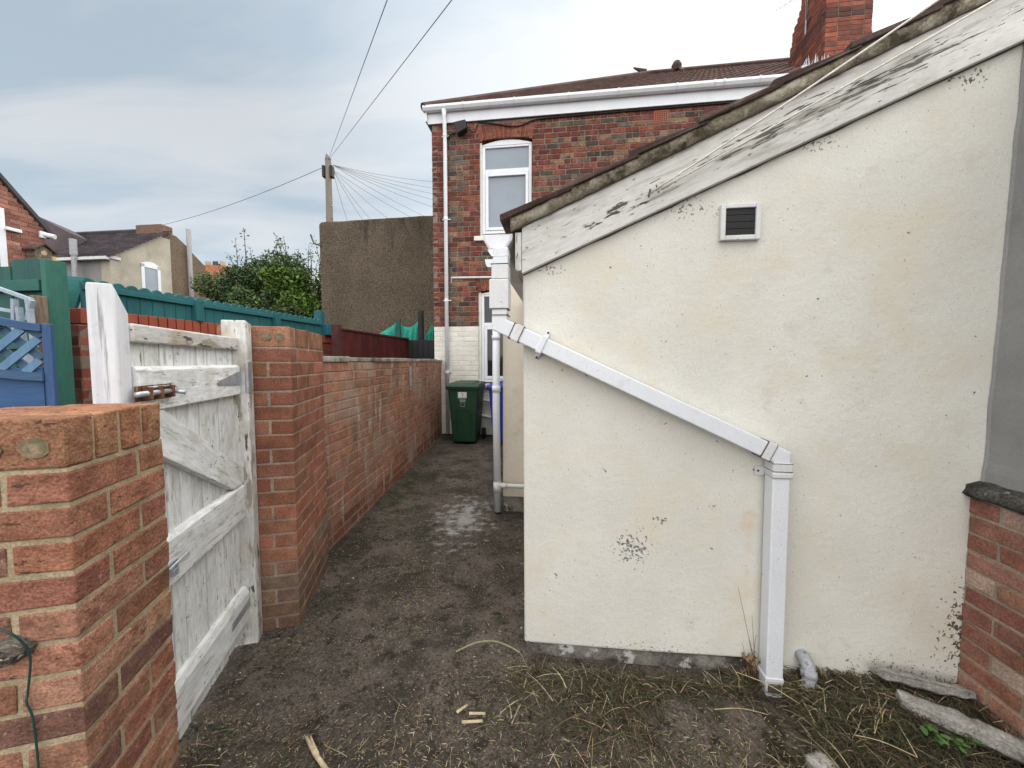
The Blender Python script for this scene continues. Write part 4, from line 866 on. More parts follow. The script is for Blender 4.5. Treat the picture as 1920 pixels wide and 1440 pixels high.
# ------------------------------------------------------------------ wheelie bins
def bin_(name, fr, m, label, marks=True):
    t = thing(name, fr(0, 0.36, 0), label, 'wheelie bin')
    w0, w1, d0, d1, hh = 0.20, 0.265, 0.24, 0.33, 0.97
    mb = MB(); V = []; prof = [(0.02, 0), (0.06, 0.02), (0.55, 0.55), (0.93, 0.97), (0.94, 1.0), (0.985, 1.0)]
    mb.hexa([fr(*q) for q in ((-w0, 0.10, 0.03), (w0, 0.10, 0.03), (w0, 0.10 + 2 * d0, 0.03), (-w0, 0.10 + 2 * d0, 0.03), (-w1, 0.03, hh), (w1, 0.03, hh), (w1, 0.03 + 2 * d1, hh), (-w1, 0.03 + 2 * d1, hh))])
    body = mb.build('body', M[m], t, bevel=0.03, seg=3)
    mb = MB(); mb.fb(fr, -0.285, 0.285, 0.005, 0.71, 0.945, 0.99); mb.build('rim', M[m], t, bevel=0.012)
    # raised panel on the front
    mb = MB()
    def fy(z): return 0.10 - 0.07 * (z - 0.03) / (hh - 0.03) - 0.004
    for (a0, z0, a1, z1) in ((-0.115, 0.16, -0.13, 0.55), (0.115, 0.16, 0.13, 0.55)): mb.tube([fr(a0, fy(z0), z0), fr(a1, fy(z1), z1)], 0.006, 6)
    mb.tube(smooth_pts([fr(-0.13, fy(.55), .55), fr(-0.115, fy(.59), .59), fr(-0.08, fy(.605), .605), fr(0.08, fy(.605), .605), fr(0.115, fy(.59), .59), fr(0.13, fy(.55), .55)], 3), 0.006, 6)
    mb.build('moulding', M[m], body)
    # lid with raised middle and lip
    mb = MB(); mb.hexa([fr(*q) for q in ((-0.295, -0.02, 0.985), (0.295, -0.02, 0.985), (0.295, 0.70, 1.0), (-0.295, 0.70, 1.0), (-0.28, 0.0, 1.035), (0.28, 0.0, 1.035), (0.28, 0.68, 1.06), (-0.28, 0.68, 1.06))])
    mb.hexa([fr(*q) for q in ((-0.2, 0.06, 1.03), (0.2, 0.06, 1.03), (0.2, 0.62, 1.05), (-0.2, 0.62, 1.05), (-0.17, 0.09, 1.058), (0.17, 0.09, 1.058), (0.17, 0.6, 1.08), (-0.17, 0.6, 1.08))])
    lid = mb.build('lid', M[m], t, bevel=0.014, seg=3)
    mb = MB(); mb.tube([fr(-0.24, 0.75, 1.02), fr(0.24, 0.75, 1.02)], 0.016, 8)
    for s_ in (-0.24, 0.24, 0): mb.tube([fr(s_, 0.69, 0.96), fr(s_, 0.75, 1.02)], 0.016, 8)
    mb.build('handle', M[m], t)
    for s_ in (-1, 1):
        mb = MB(); mb.tube([fr(s_ * 0.225, 0.64, 0.1), fr(s_ * 0.285, 0.64, 0.1)], 0.1, 20); wh = mb.build('wheel', M['rubber'], t, bevel=0.01)
        mb = MB(); mb.tube([fr(s_ * 0.28, 0.64, 0.1), fr(s_ * 0.29, 0.64, 0.1)], 0.055, 14); mb.build('hub', M['black'], wh)
    if marks:
        mb = MB()
        def dec(a0, a1, z0, z1, off): 
            mb.hexa([fr(a0, fy(z0) - off, z0), fr(a1, fy(z0) - off, z0), fr(a1, fy(z0) + .01, z0), fr(a0, fy(z0) + .01, z0), fr(a0, fy(z1) - off, z1), fr(a1, fy(z1) - off, z1), fr(a1, fy(z1) + .01, z1), fr(a0, fy(z1) + .01, z1)])
        dec(-0.085, 0.065, 0.80, 0.905, 0.001); st = mb.build('sticker', M['sticker'], body)
        mb = MB(); dec(-0.06, 0.045, 0.738, 0.782, 0.001); 
        for (a0, a1, z0, z1) in ((-0.045, 0.03, 0.715, 0.724), (-0.045, 0.03, 0.655, 0.664), (-0.045, -0.036, 0.664, 0.715), (0.021, 0.03, 0.664, 0.715)): dec(a0, a1, z0, z1, 0.001)
        mb.build('emblem', M['greymark'], body)
        mb = MB()
        for (a0, a1, z0, z1) in ((-0.022, 0.006, 0.876, 0.884), (0.0, 0.008, 0.855, 0.876), (-0.012, 0.004, 0.85, 0.857), (-0.012, -0.004, 0.838, 0.85), (-0.012, -0.004, 0.826, 0.832), (-0.07, 0.05, 0.808, 0.812)): dec(a0, a1, z0, z1, 0.003)
        mb.build('question_mark', M['ink'], st)
    return t
BF = Frame(-0.835, 6.45, 5.0); bin_('wheelie_bin', BF, 'greenbin', 'dark green wheelie bin with a white sticker at the end of the alley')
B2 = Frame(-0.145, 6.32, 12.0); bin_('wheelie_bin', B2, 'bluebin', 'blue wheelie bin mostly hidden behind the white alley downpipe', False)

# ------------------------------------------------------------------ things in the back lane, left
lw = thing('lane_wall', LF(-0.1, 4.3, 0), 'red brick lane wall topped with bricks on edge, below the teal fence', 'brick wall')
Y0, Y1 = 2.75, 6.0
mb, mo = MB(), MB()
ENG = [(0.22, 0.055, 0.035), (0.25, 0.065, 0.04), (0.20, 0.05, 0.035)]
wall_bricks(mb, mo, LF(0, Y0, 0), LF.Y, LF.X, Y1 - Y0, 0.0, 22, 0.0765, 0.2275, 0.012, pal(*ENG), depth=0.1)
wall_bricks(mb, mo, LF(-0.23, Y0, 0), LF.X, -LF.Y, 0.23, 0.0, 22, 0.0765, 0.2275, 0.012, pal((0.14, 0.035, 0.025), (0.16, 0.04, 0.03)), depth=0.1)
mo.fb(LF, -0.22, -0.09, Y0 + 0.1, Y1, 0, 1.68)
y = Y0 + 0.002
while y < Y1 - 0.06: mb.fb(LF, -0.235, 0.012, y + 0.005, y + 0.071, 1.69, 1.795, jit((0.26, 0.062, 0.035), .1), 0.001); y += 0.0765
mb.build('brickwork', M['engbrick'], lw, bevel=0.003, seg=1); mo.build('mortar_joints', M['mortar_dark'], lw)
mb = MB()
for a in (-0.19, -0.125):
    for z in (1.72, 1.755): mb.tube([LF(a, Y0 - 0.003, z), LF(a, Y0 + 0.02, z)], 0.011, 8)
mb.build('brick_hole', M['black'], lw)
tf = thing('picket_fence', LF(-0.06, 4.3, 1.2), 'teal scallop topped board fence above the red brick lane wall', 'fence')
mb = MB(); y = 2.80
while y < 5.55:
    pts = [LF(-0.05, y + 0.002, 1.35), LF(-0.05, y + 0.094, 1.35), LF(-0.05, y + 0.094, 1.985)] + [LF(-0.05, y + 0.048 + 0.046 * math.cos(q * math.pi / 8), 1.985 + 0.04 * math.sin(q * math.pi / 8)) for q in range(1, 8)] + [LF(-0.05, y + 0.002, 1.985)]
    mb.prism(pts, LF.X * 0.02, jit((1, 1, 1), .08), lcf=lambda p: Vector((p.z, p.x, p.y))); y += 0.0965
mb.build('boards', M['teal'], tf, bevel=0.003, seg=1)
mb = MB(); mb.fb(LF, -0.028, 0.002, 2.80, 5.56, 1.935, 1.975, (1, 1, 1), 0, 'b'); mb.build('rail', M['teal'], tf, bevel=0.003)
for yy in (3.62, 4.62): mb = MB(); mb.fb(LF, -0.028, 0.03, yy, yy + 0.075, 1.797, 1.99, (1, 1, 1), 0.001, 'z'); mb.build('post', M['teal'], tf, bevel=0.004)
pp = LF.loc(at(616, 590, 5.75)); mb = MB(); mb.fb(LF, -0.16, -0.05, 5.60, 5.70, 1.2, 2.15, (0.8, 0.9, 1.0), 0.002, 'z'); mb.fb(LF, -0.08, 0.06, 5.58, 5.9, 1.80, 1.96, (0.8, 0.9, 1.05), 0.002, 'b'); mb.build('post', M['teal'], tf, bevel=0.004)
# leaning teal board at the start of the fence
mb = MB(); mb.prism([LF(-0.24, 2.78, 1.80), LF(-0.10, 2.80, 1.80), LF(-0.02, 2.82, 2.02), LF(-0.34, 2.80, 2.06)], LF.Y * 0.02, (1.5, 1.4, 1.2)); tag(mb.build('loose_board', M['teal']), 'pale teal offcut board propped on top of the brick lane wall end', 'board')
# green boarded panel
GP = Frame(-2.93, 2.48, 7.26)
gp_ = thing('boarded_fence', GP(-0.6, 0, 0), 'dark green boarded fence panel with rails at far left', 'fence panel')
mb = MB(); x = 0.0; k = 0
ws = [0.10, 0.19, 0.17, 0.16, 0.18, 0.17, 0.18]
for k, wd_ in enumerate(ws):
    mb.fb(GP, x - wd_ + 0.002, x - 0.002, -0.012 + 0.006 * (k % 2), 0.012, 0.0, (2.06, 2.075, 2.06, 2.085, 2.07, 2.08, 2.06)[k] - (0.03 if k == 2 else 0), jit((1, 1, 1), .15), 0.001, 'z'); x -= wd_
mb.build('boards', M['greenpaint'], gp_, bevel=0.003)
for z0, z1, c in ((1.865, 1.935, 1.3), (1.50, 1.585, 1.25), (0.6, 0.7, 1)): mb = MB(); mb.fb(GP, -1.1, -0.03, -0.045, -0.014, z0, z1, (c, c, c), 0.001, 'a'); mb.build('rail', M['greenpaint'], gp_, bevel=0.003)
mb = MB(); mb.fb(GP, 0.001, 0.035, -0.05, 0.06, 0.0, 2.06, (1.5, 1.35, 1.2), 0.001, 'z'); mb.build('edge_post', M['greenpaint'], gp_, bevel=0.003)
# blue lattice gate leaning in the lane
rs = at(102, 680, 1.9)
BL = Frame(rs.x, 1.9, -16)
bl_ = thing('lattice_gate', BL(-0.3, 0, 0), 'blue painted lattice topped timber gate with a dipping arched rail', 'lattice gate')
mb = MB(); mb.fb(BL, -0.034, 0.0, -0.012, 0.012, 0.2, 1.605, (1, 1, 1.1), 0.001, 'z'); mb.build('stile', M['blue'], bl_, bevel=0.004)
mb = MB(); mb.fb(BL, -0.80, -0.755, -0.02, 0.02, 0.2, 1.95, (1, 1, 1.1), 0.001, 'z'); mb.build('stile', M['blue'], bl_, bevel=0.004)
def dip(a, z, c): return z + c * (abs(a) / 0.78) ** 1.7
def band(z, c, h, col, b0=-0.018, b1=0.02):
    mb = MB(); n = 14
    for i in range(n):
        a, b = -0.0345 - 0.7195 * i / n, -0.0345 - 0.7195 * (i + 1) / n
        L = [(b, b0, dip(b, z, c) - h), (a, b0, dip(a, z, c) - h), (a, b1, dip(a, z, c) - h), (b, b1, dip(b, z, c) - h), (b, b0, dip(b, z, c)), (a, b0, dip(a, z, c)), (a, b1, dip(a, z, c)), (b, b1, dip(b, z, c))]
        mb.hexa([BL(*q) for q in L], col, L)
    return mb.build('arched_rail', M['blue'], bl_)
band(1.60, 0.34, 0.035, (0.95, 1.0, 1.05)); band(1.365, 0.20, 0.04, (1.1, 1.05, 0.95), -0.022, 0.02)
mb = MB()
for sgn, b0, cc in ((1, -0.012, 2.2), (-1, 0.004, 1.1)):
    for k in range(-6, 12):
        c0 = -0.8 + k * 0.105
        pts = []
        for s_ in range(25):
            a = -0.05 - 0.70 * s_ / 24; z = 1.2 + sgn * (a - c0) * 1.0 * 1.0
            if sgn < 0: z = 1.2 + (c0 + 0.75 - a) * 1.0 - 0.5
            if dip(a, 1.365, 0.20) - 0.02 < z < dip(a, 1.60, 0.34) - 0.01: pts.append((a, z))
        if len(pts) < 2: continue
        (a0, z0), (a1, z1) = pts[0], pts[-1]; d_ = Vector((a1 - a0, z1 - z0)).normalized(); nn_ = Vector((-d_.y, d_.x)) * 0.017
        mb.prism([BL(a0 + nn_.x, b0, z0 + nn_.y), BL(a1 + nn_.x, b0, z1 + nn_.y), BL(a1 - nn_.x, b0, z1 - nn_.y), BL(a0 - nn_.x, b0, z0 - nn_.y)], BL.Y * 0.012, (cc * 1.25, cc * 1.1, cc * 0.85), lcf=lambda p: Vector((p.z + p.x, p.x, p.y)))
mb.build('lattice', M['blue'], bl_)
mb = MB()
for k in range(5): mb.fb(BL, -0.754, -0.046, 0.0 + 0.002 * (k % 2), 0.016, 1.31 - (k + 1) * 0.2 + 0.004, 1.31 - k * 0.2 + (0.08 if k == 0 else 0), jit((0.9, 0.95, 1.1), .08), 0.001, 'a')
mb.build('boards', M['blue'], bl_, bevel=0.003)
# pale blue frame and rough stake behind it
mb = MB(); q = 2.2
for A_, B_ in (((-120, 500), (55, 562)), ((-120, 560), (30, 585)), ((30, 575), (40, 650)), ((48, 560), (60, 650)), ((55, 562), (48, 600)), ((-30, 535), (-25, 640)), ((22, 560), (24, 640))):
    P_, Q_ = at(*A_, q), at(*B_, q + 0.02); d_ = (Q_ - P_).normalized(); n_ = d_.cross(Vector((0, 1, 0))).normalized() * 0.009
    mb.prism([P_ + n_, Q_ + n_, Q_ - n_, P_ - n_], Vector((0, 0.025, 0)))
mb.fb(WORLD, *(sorted((at(36, 600, q).x, at(46, 600, q).x))), q, q + 0.03, 0, at(0, 640, q).z); mb.fb(WORLD, *(sorted((at(-26, 600, q).x, at(-36, 600, q).x))), q, q + 0.03, 0, at(0, 640, q).z)
tag(mb.build('metal_frame', M['palemetal']), 'pale grey blue frame standing behind the blue lattice gate', 'metal frame')
mb = MB(); t_ = at(62, 553, 2.36); mb.fb(WORLD, t_.x - 0.028, t_.x + 0.028, 2.36, 2.41, 0, t_.z, (1, 1, 1), 0.004, 'z'); tag(mb.build('wooden_stake', M['wood'], bevel=0.006), 'rough brown timber stake in front of the dark green panel', 'stake')

# dark red fence, black panel, net, post in lane beyond the alley wall
rfz = Frame(-3.12, 0, 7.26)
rd = thing('board_fence', rfz(0, 6.6, 0), 'dark red board fence beyond the alley wall, ending at a black panel', 'fence')
mb = MB(); y = 5.49
while y < 7.95: mb.fb(rfz, -0.02, 0.0, y, y + 0.118, 0.3, 1.86, jit((1, 1, 1), .2), 0.001, 'z'); y += 0.12
mb.build('boards', M['redfence'], rd, bevel=0.003)
mb = MB(); mb.fb(rfz, -0.03, 0.02, 5.4, 7.95, 1.862, 1.895, (1.2, 1.6, 1.6), 0.004, 'b'); mb.build('cap_rail', M['redfence'], rd, bevel=0.004)
mb = MB(); mb.fb(rfz, -0.06, 0.04, 5.38, 5.48, 0.2, 1.93, (1, 2, 2), 0.003, 'z'); mb.build('post', M['redfence'], rd)
mb = MB(); a_ = at(762, 640, 7.9); mb.fb(WORLD, a_.x, -1.58, 7.9, 7.95, 0.1, 1.86)
for k in range(5): mb.fb(WORLD, a_.x + 0.02 + k * 0.11, a_.x + 0.12 + k * 0.11, 7.885, 7.9, 0.15, 1.84)
tag(mb.build('black_panel', M['black']), 'plain black panel between the dark red fence and the white house corner', 'panel')
mb = MB(); a_ = at(789, 600, 8.05); mb.fb(WORLD, a_.x - 0.05, a_.x + 0.05, 8.0, 8.1, 0, at(789, 583, 8.05).z); mb.fb(WORLD, a_.x - 0.035, a_.x + 0.035, 7.99, 8.0, 1.9, at(789, 590, 8.05).z)
tag(mb.build('fence_post', M['black'], bevel=0.01), 'black square post standing between two drapes of green netting', 'post')
mb = MB(); rows = 8
for top_ in ([(700, 634), (722, 620), (745, 606)], [(747, 602), (756, 611), (768, 614), (778, 609), (787, 599)], [(795, 634), (803, 622), (811, 609), (814, 620)]):
    P_ = smooth_pts([at(x, y, 8.25) for x, y in top_], 5); V = []
    for i, p in enumerate(P_):
        for k in range(rows):
            q = k / (rows - 1); sag = 0.05 * math.sin(math.pi * i / (len(P_) - 1)) * math.sin(math.pi * q)
            V.append(Vector((p.x, 8.22 - sag + 0.018 * math.sin(i * 1.3 + k * .5) + 0.012 * noise.noise(Vector((i * .7, k * .9, 0))), p.z * (1 - q) + 1.72 * q)))
    mb.add(V, [(i * rows + k, (i + 1) * rows + k, (i + 1) * rows + k + 1, i * rows + k + 1) for i in range(len(P_) - 1) for k in range(rows - 1)])
o = mb.build('netting', M['netting'], smooth=True); sm = o.modifiers.new('solid', 'SOLIDIFY'); sm.thickness = 0.006
a_ = at(747, 598, 8.2); mb = MB(); mb.fb(WORLD, a_.x - 0.02, a_.x + 0.05, 8.12, 8.18, 0, a_.z); tag(mb.build('fence_post', M['greenpaint']), 'short dark green stake holding up the left drape of green netting', 'post')
tag(o, 'bright green garden netting draped over posts in front of the brown wall', 'netting')

# ------------------------------------------------------------------ brown roughcast building behind
TW = Frame(at(597, 420, 9.6).x, 9.6, 7.26)
mb = MB(); zl = at(600, 416, 9.6).z; tr_ = 4.6
def tlc(p): return TW.loc(p)
n = 40; pts = [(0.02, 0.0), (tr_, 0.0)] + [(tr_ - (tr_ - 0.05) * i / n, zl + 0.055 * (1 - i / n) + 0.02 * noise.noise(Vector((i * .3, 0, 0)))) for i in range(n + 1)] + [(0.0, zl - 0.06)]
mb.prism([TW(a, 0, z) for a, z in pts], TW.Y * 6, lcf=tlc)
br = thing('rendered_building', TW(2.3, 3, 0), 'windowless brown roughcast building behind the house corner', 'building')
mb.build('wall', M['roughcast'], br, bevel=0.04, seg=2)
mb = MB(); mb.tube(smooth_pts([TW(0.06, -0.01, zl - 0.58), TW(-0.02, -0.02, zl - 0.55), TW(-0.12, -0.02, zl - 0.5), TW(-0.2, -0.02, zl - 0.3)]), 0.02, 6); mb.build('bracket', M['seam'], br)

# ------------------------------------------------------------------ telegraph pole and wires
PY = 14.0; pt = at(615, 300, PY)
pl = thing('telegraph_pole', (pt.x, PY, 0), 'wooden telegraph pole behind the brown building', 'telegraph pole')
mb = MB(); mb.tube([(pt.x, PY, 0), (pt.x, PY, pt.z)], [0.16, 0.10], 12); mb.build('pole_shaft', M['pole'], pl, smooth=True)
mb = MB(); mb.tube([(pt.x, PY, pt.z), (pt.x - 0.02, PY, pt.z + 0.1), (pt.x - 0.05, PY, pt.z + 0.22)], [0.11, 0.07, 0.01], 8); mb.build('finial', M['pole'], pl)
for s_ in (-0.13, 0.14): mb = MB(); mb.fb(WORLD, pt.x + s_ - 0.05, pt.x + s_ + 0.05, PY - 0.12, PY + 0.08, pt.z - 0.62, pt.z - 0.22); mb.build('junction_box', M['black'], pl, bevel=0.02)
mb = MB()
for k in range(5): mb.tube([(pt.x - 0.16, PY - 0.05, pt.z - 1.6 - k * 0.4), (pt.x + 0.17, PY - 0.05, pt.z - 1.6 - k * 0.4)] if k % 2 else [(pt.x, PY - 0.05, pt.z - 1.6 - k * 0.4), (pt.x + 0.19, PY - 0.05, pt.z - 1.6 - k * 0.4)], 0.012, 5)
mb.build('step', M['galv'], pl)
def wire(A_, B_, sag, r, label, group, n=20):
    mb = MB(); A_ = Vector(A_); B_ = Vector(B_)
    mb.tube([A_ + (B_ - A_) * (i / n) - Vector((0, 0, sag * 4 * (i / n) * (1 - i / n))) for i in range(n + 1)], r, 5)
    return tag(mb.build('overhead_wire', M['wire'], smooth=True), label, 'wire', group)
tp = Vector((pt.x, PY, pt.z - 0.02))
for (px, py), lab in (((726, 0), 'overhead wire rising steeply from the pole, left of the two passing overhead'), ((847, 0), 'overhead wire rising from the pole, right of the two passing overhead')):
    B_ = at(px, py, 4.6); wire(tp, B_ + (B_ - tp) * 0.75, 0.0, 0.0055, lab, 'overhead wires from the telegraph pole')
wire(Vector((pt.x - 0.15, PY, at(603, 313, PY).z)), at(235, 434, 24), 0.35, 0.010, 'single overhead wire running left from the pole to the far roofs', 'overhead wires from the telegraph pole')
for (px, py) in ((812, 337), (812, 349), (812, 360), (812, 371), (812, 385), (800, 404), (785, 411), (735, 412), (700, 414), (684, 414), (653, 416)):
    st_ = Vector((pt.x + 0.15, PY, at(628, 309 if px > 790 else 318, PY).z)); q = at(px, py, PY + 3); wire(st_, st_ + (q - st_) * 1.25, 0.12, 0.0065, 'thin overhead wire fanning down to the right from the telegraph pole', 'wires fanning right from the telegraph pole')

# ------------------------------------------------------------------ far left buildings
CF = Frame(-11.57, 11.25, 7.26)
ct = thing('cottage', CF(-2, 2, 0), 'pale rendered cottage with a dark tiled roof and small white window', 'cottage')
ez = CF.pixa(218, 484, 0).z; wA = CF.pixa(312, 432, 0); wB = CF.pixa(385, 500, 0); wD = CF.pixa(318, 440, 0)
mb = MB(); wl = lambda p: CF.loc(p)
mb.prism([CF(0, 0, 0), CF(0, wD.y, 0), CF(0, wD.y, wD.z - 0.05), CF(0, wA.y, wA.z - 0.05), CF(0, 0, ez)], CF.X * -0.3, lcf=wl); mb.build('gable_wall', M['palerender'], ct)
mb = MB(); zs_ = [CF.pixa(x, y, 0) for x, y in ((318, 438), (330, 443), (345, 457), (362, 476), (385, 500))]
mb.prism([CF(0.004, wD.y, 0)] + [CF(0.004, wB.y, 0)] + [CF(0.004, q.y, q.z) for q in zs_[::-1]], CF.X * -0.3, lcf=wl)
M['roughcast2'] = mat('light_roughcast', (0.16, 0.12, 0.085), 0.95, 0.1, var=0.12, vscale=1.5, fine=0.3, fscale=22, bump=0.8, bscale=20, bdist=0.02, over=[((0.13, 0.10, 0.075), 1.2, 0.5, 0.75)])
mb.build('roughcast_wall', M['roughcast2'], ct)
mb = MB(); mb.fb(CF, -6, -0.3, 0.01, wB.y, 0, ez); mb.build('front_wall', M['greywall'], ct)
mb = MB(); n = 15; ry = wA.y
for k in range(n):
    b0 = -0.12 + (ry + 0.12) * k / n; b1 = b0 + (ry + 0.12) / n + 0.03; z0 = ez - 0.03 + (wA.z - ez + 0.0) * k / n; z1_ = ez - 0.03 + (wA.z - ez) * (k + 1) / n
    x = -6.0
    while x < 0.02:
        c = jit((1, 0.95, 1.0), .2); mb.prism([CF(x, b0, z0), CF(x, b0, z0 + 0.055), CF(x, b1, z1_ + 0.012), CF(x, b1, z1_ - 0.02)], CF.X * 0.27, c); x += 0.28
mb.prism([CF(-6, ry, wA.z - 0.03), CF(0.0, ry, wA.z - 0.03), CF(0.0, wB.y, wB.z), CF(-6, wB.y, wB.z)], Vector((0, 0, -0.05)), (1, 1, 1))
croof = mb.build('roof', M['slatetile'], ct)
cpx = CF.pixa(285, 432, -0.0); mb = MB(); mb.tube([CF(-6, ry, wA.z + 0.02), CF(-0.5, ry, wA.z + 0.02)], 0.07, 6); mb.build('ridge_tile', M['slatetile'], croof)
mb = MB(); mb.fb(CF, -0.95, 0.0, ry - 0.18, ry + 0.22, wA.z - 0.3, wA.z + 0.16, (0.16, 0.10, 0.075)); mb.build('chimney_stub', M['chimneybrick'], croof, bevel=0.03)
mb = MB(); mb.fb(CF, -6, 0.06, -0.16, -0.05, ez - 0.10, ez - 0.02); mb.fb(CF, -0.02, 0.05, -0.05, 0.25, ez - 0.05, ez + 0.03); mb.build('gutter', M['upvcdirty'], ct)
wq0 = CF.pixa(263, 492, 0); wq1 = CF.pixa(299, 500, 0)
mb = MB(); z0 = 3.1; z1_ = wq0.z - 0.02; f = 0.09
for (a, b, c, d) in ((wq0.y, wq0.y + f, z0, z1_), (wq1.y - f, wq1.y, z0, z1_), (wq0.y, wq1.y, z1_ - f, z1_), (wq0.y, wq1.y, z0, z0 + f)): mb.fb(CF, -0.02, 0.03, a, b, c, d)
mb.prism([CF(0.0, wq0.y + (wq1.y - wq0.y) * q / 8, z1_ + 0.10 * (1 - (q / 4 - 1) ** 2)) for q in range(9)], CF.X * 0.02)
wn_ = mb.build('window', M['upvc'], ct); mb = MB(); mb.fb(CF, 0.004, 0.012, wq0.y + f, wq1.y - f, z0 + f, z1_ - f); mb.build('pane', M['glass'], wn_)
q = CF.pix(143, 450, -0.12); mb = MB(); mb.tube([CF(q.x, -0.20, ez - 0.8), CF(q.x, -0.20, q.z - 0.45), CF(q.x, -0.20, q.z)], 0.06, 10); mb.tube([CF(q.x, -0.20, q.z - 0.45), CF(q.x, -0.20, q.z + 0.0)], 0.08, 10); mb.build('flue', M['greyplastic'], ct)
q = CF.pixa(352, 430, 0.1); mb = MB(); mb.tube([CF(0.12, q.y, 1.0), CF(0.12, q.y, q.z)], 0.07, 10); mb.build('vent_pipe', M['greywall'], ct, smooth=True)

BH = Frame(-8.92, 7.5, 7.26)
bh = thing('brick_house', BH(-2, -1, 0), 'red brick gabled house at the far left edge with a bird box', 'house')
cz = BH.pixa(103, 437, 0).z; q0 = BH.pixa(0, 338, 0); slope = (q0.z - cz) / (0 - q0.y)
mb, mo = MB(), MB(); zt = cz - 0.02
L_ = 3.4; apex = 1.7
def gable_cut(z):
    # wall only exists below the verge: cut away bricks above it
    if z <= cz: return (9, 9)
    d = (z - cz) / slope; return (-1, d)
def gable_cut2(z):
    if z <= cz: return (9, 9)
    d = (z - cz) / slope; return (L_ - d, L_ + 1)
def brv(r, i, u, z): return jit(rnd.choice([(0.25, 0.105, 0.08), (0.28, 0.125, 0.095), (0.22, 0.095, 0.075), (0.31, 0.15, 0.115)]), .14)
rowsn = int((cz + slope * apex) / 0.078)
wall_bricks(mb, None, BH(0, 0, 0), -BH.Y, BH.X, L_, 0, rowsn, 0.078, 0.235, 0.012, brv, openings=[gable_cut, gable_cut2], depth=0.1, j=0.002)
mo.prism([BH(-0.012, 0, 0), BH(-0.012, 0, cz - 0.03), BH(-0.012, -apex, cz + slope * apex - 0.04), BH(-0.012, -L_, cz - 0.03), BH(-0.012, -L_, 0)], BH.X * -4)
mb.build('wall', M['chimneybrick'], bh); mo.build('mortar_joints', M['mortar_grey'], bh)
mb = MB()
for s_ in (0, 1):
    e_ = 0.10 if s_ == 0 else -L_ - 0.10
    mb.prism([BH(0.06, e_, cz - 0.10 * slope), BH(0.06, -apex, cz + slope * apex), BH(0.06, -apex, cz + slope * apex + 0.09), BH(0.06, e_, cz - 0.10 * slope + 0.09)], BH.X * -4.2)
mb.build('roof', M['slatetile'], bh)
q = BH.pixa(5, 440, 0); z1_ = BH.pixa(6, 391, 0).z
mb = MB(); mb.fb(BH, -0.02, 0.02, q.y - 0.06, q.y + 0.03, 2.2, z1_); mb.fb(BH, -0.02, 0.02, q.y - 0.9, q.y - 0.06, z1_ - 0.08, z1_); wn_ = mb.build('window', M['upvc'], bh); mb = MB(); mb.fb(BH, -0.01, 0.01, q.y - 0.9, q.y - 0.06, 2.2, z1_ - 0.08); mb.build('pane', M['glass'], wn_)
bb = BH.pixa(72, 475, 0.1); bx = thing('bird_box', BH(0.12, bb.y, bb.z - 0.1), 'small dark wooden bird box with a pitched roof on the far left brick house', 'bird box')
mb = MB(); mb.prism([BH(0.02, bb.y - 0.12, bb.z - 0.12), BH(0.02, bb.y + 0.12, bb.z - 0.12), BH(0.02, bb.y + 0.12, bb.z + 0.04), BH(0.02, bb.y, bb.z + 0.14), BH(0.02, bb.y - 0.12, bb.z + 0.04)], BH.X * 0.2); mb.build('box', M['wood'], bx)
mb = MB()
for s_ in (-1, 1): mb.prism([BH(0.0, bb.y, bb.z + 0.15), BH(0.0, bb.y + s_ * 0.17, bb.z + 0.02), BH(0.0, bb.y + s_ * 0.17, bb.z + 0.05), BH(0.0, bb.y, bb.z + 0.18)], BH.X * 0.27)
mb.build('roof', M['darktile'], bx); mb = MB(); mb.fb(BH, 0.0, 0.26, bb.y - 0.14, bb.y + 0.14, bb.z - 0.15, bb.z - 0.12); mb.build('floor', M['wood'], bx)
mb = MB(); mb.tube([BH(0.22, bb.y, bb.z), BH(0.228, bb.y, bb.z)], 0.045, 10); mb.build('entrance', M['twig'], bx)
q = BH.pixa(26, 431, 0.06); mb = MB(); mb.fb(BH, 0.0, 0.08, q.y - 0.10, q.y + 0.10, q.z - 0.03, q.z + 0.03); mb.build('wall_light', M['upvc'], bh, bevel=0.01)
q = BH.pixa(108, 446, 0.06); mb = MB(); mb.tube([BH(0.02, -0.03, q.z + 0.01), BH(0.16, 0.04, q.z - 0.02)], 0.045, 10); mb.fb(BH, 0, 0.03, -0.09, 0.0, q.z - 0.06, q.z + 0.06); mb.build('security_camera', M['upvc'], bh)
q = BH.pixa(94, 485, 0.1); mb = MB(); mb.fb(BH, 0.002, 0.12, q.y - 0.09, q.y + 0.09, q.z - 0.10, q.z + 0.05); mb.build('alarm_box', M['yellow'], bh, bevel=0.01)
# dark roof of the house behind it
a0_, a1_ = at(55, 398, 12), at(132, 437, 12)
mb = MB(); mb.prism([a0_, a1_, Vector((a1_.x, 12, 0)), Vector((a0_.x, 12, 0))], Vector((-0.6, 3, -0.2)), (1.5, 1.4, 1.4)); tag(mb.build('distant_house', M['slatetile']), 'dark sloping roof end showing between the far left brick house and cottage', 'house')
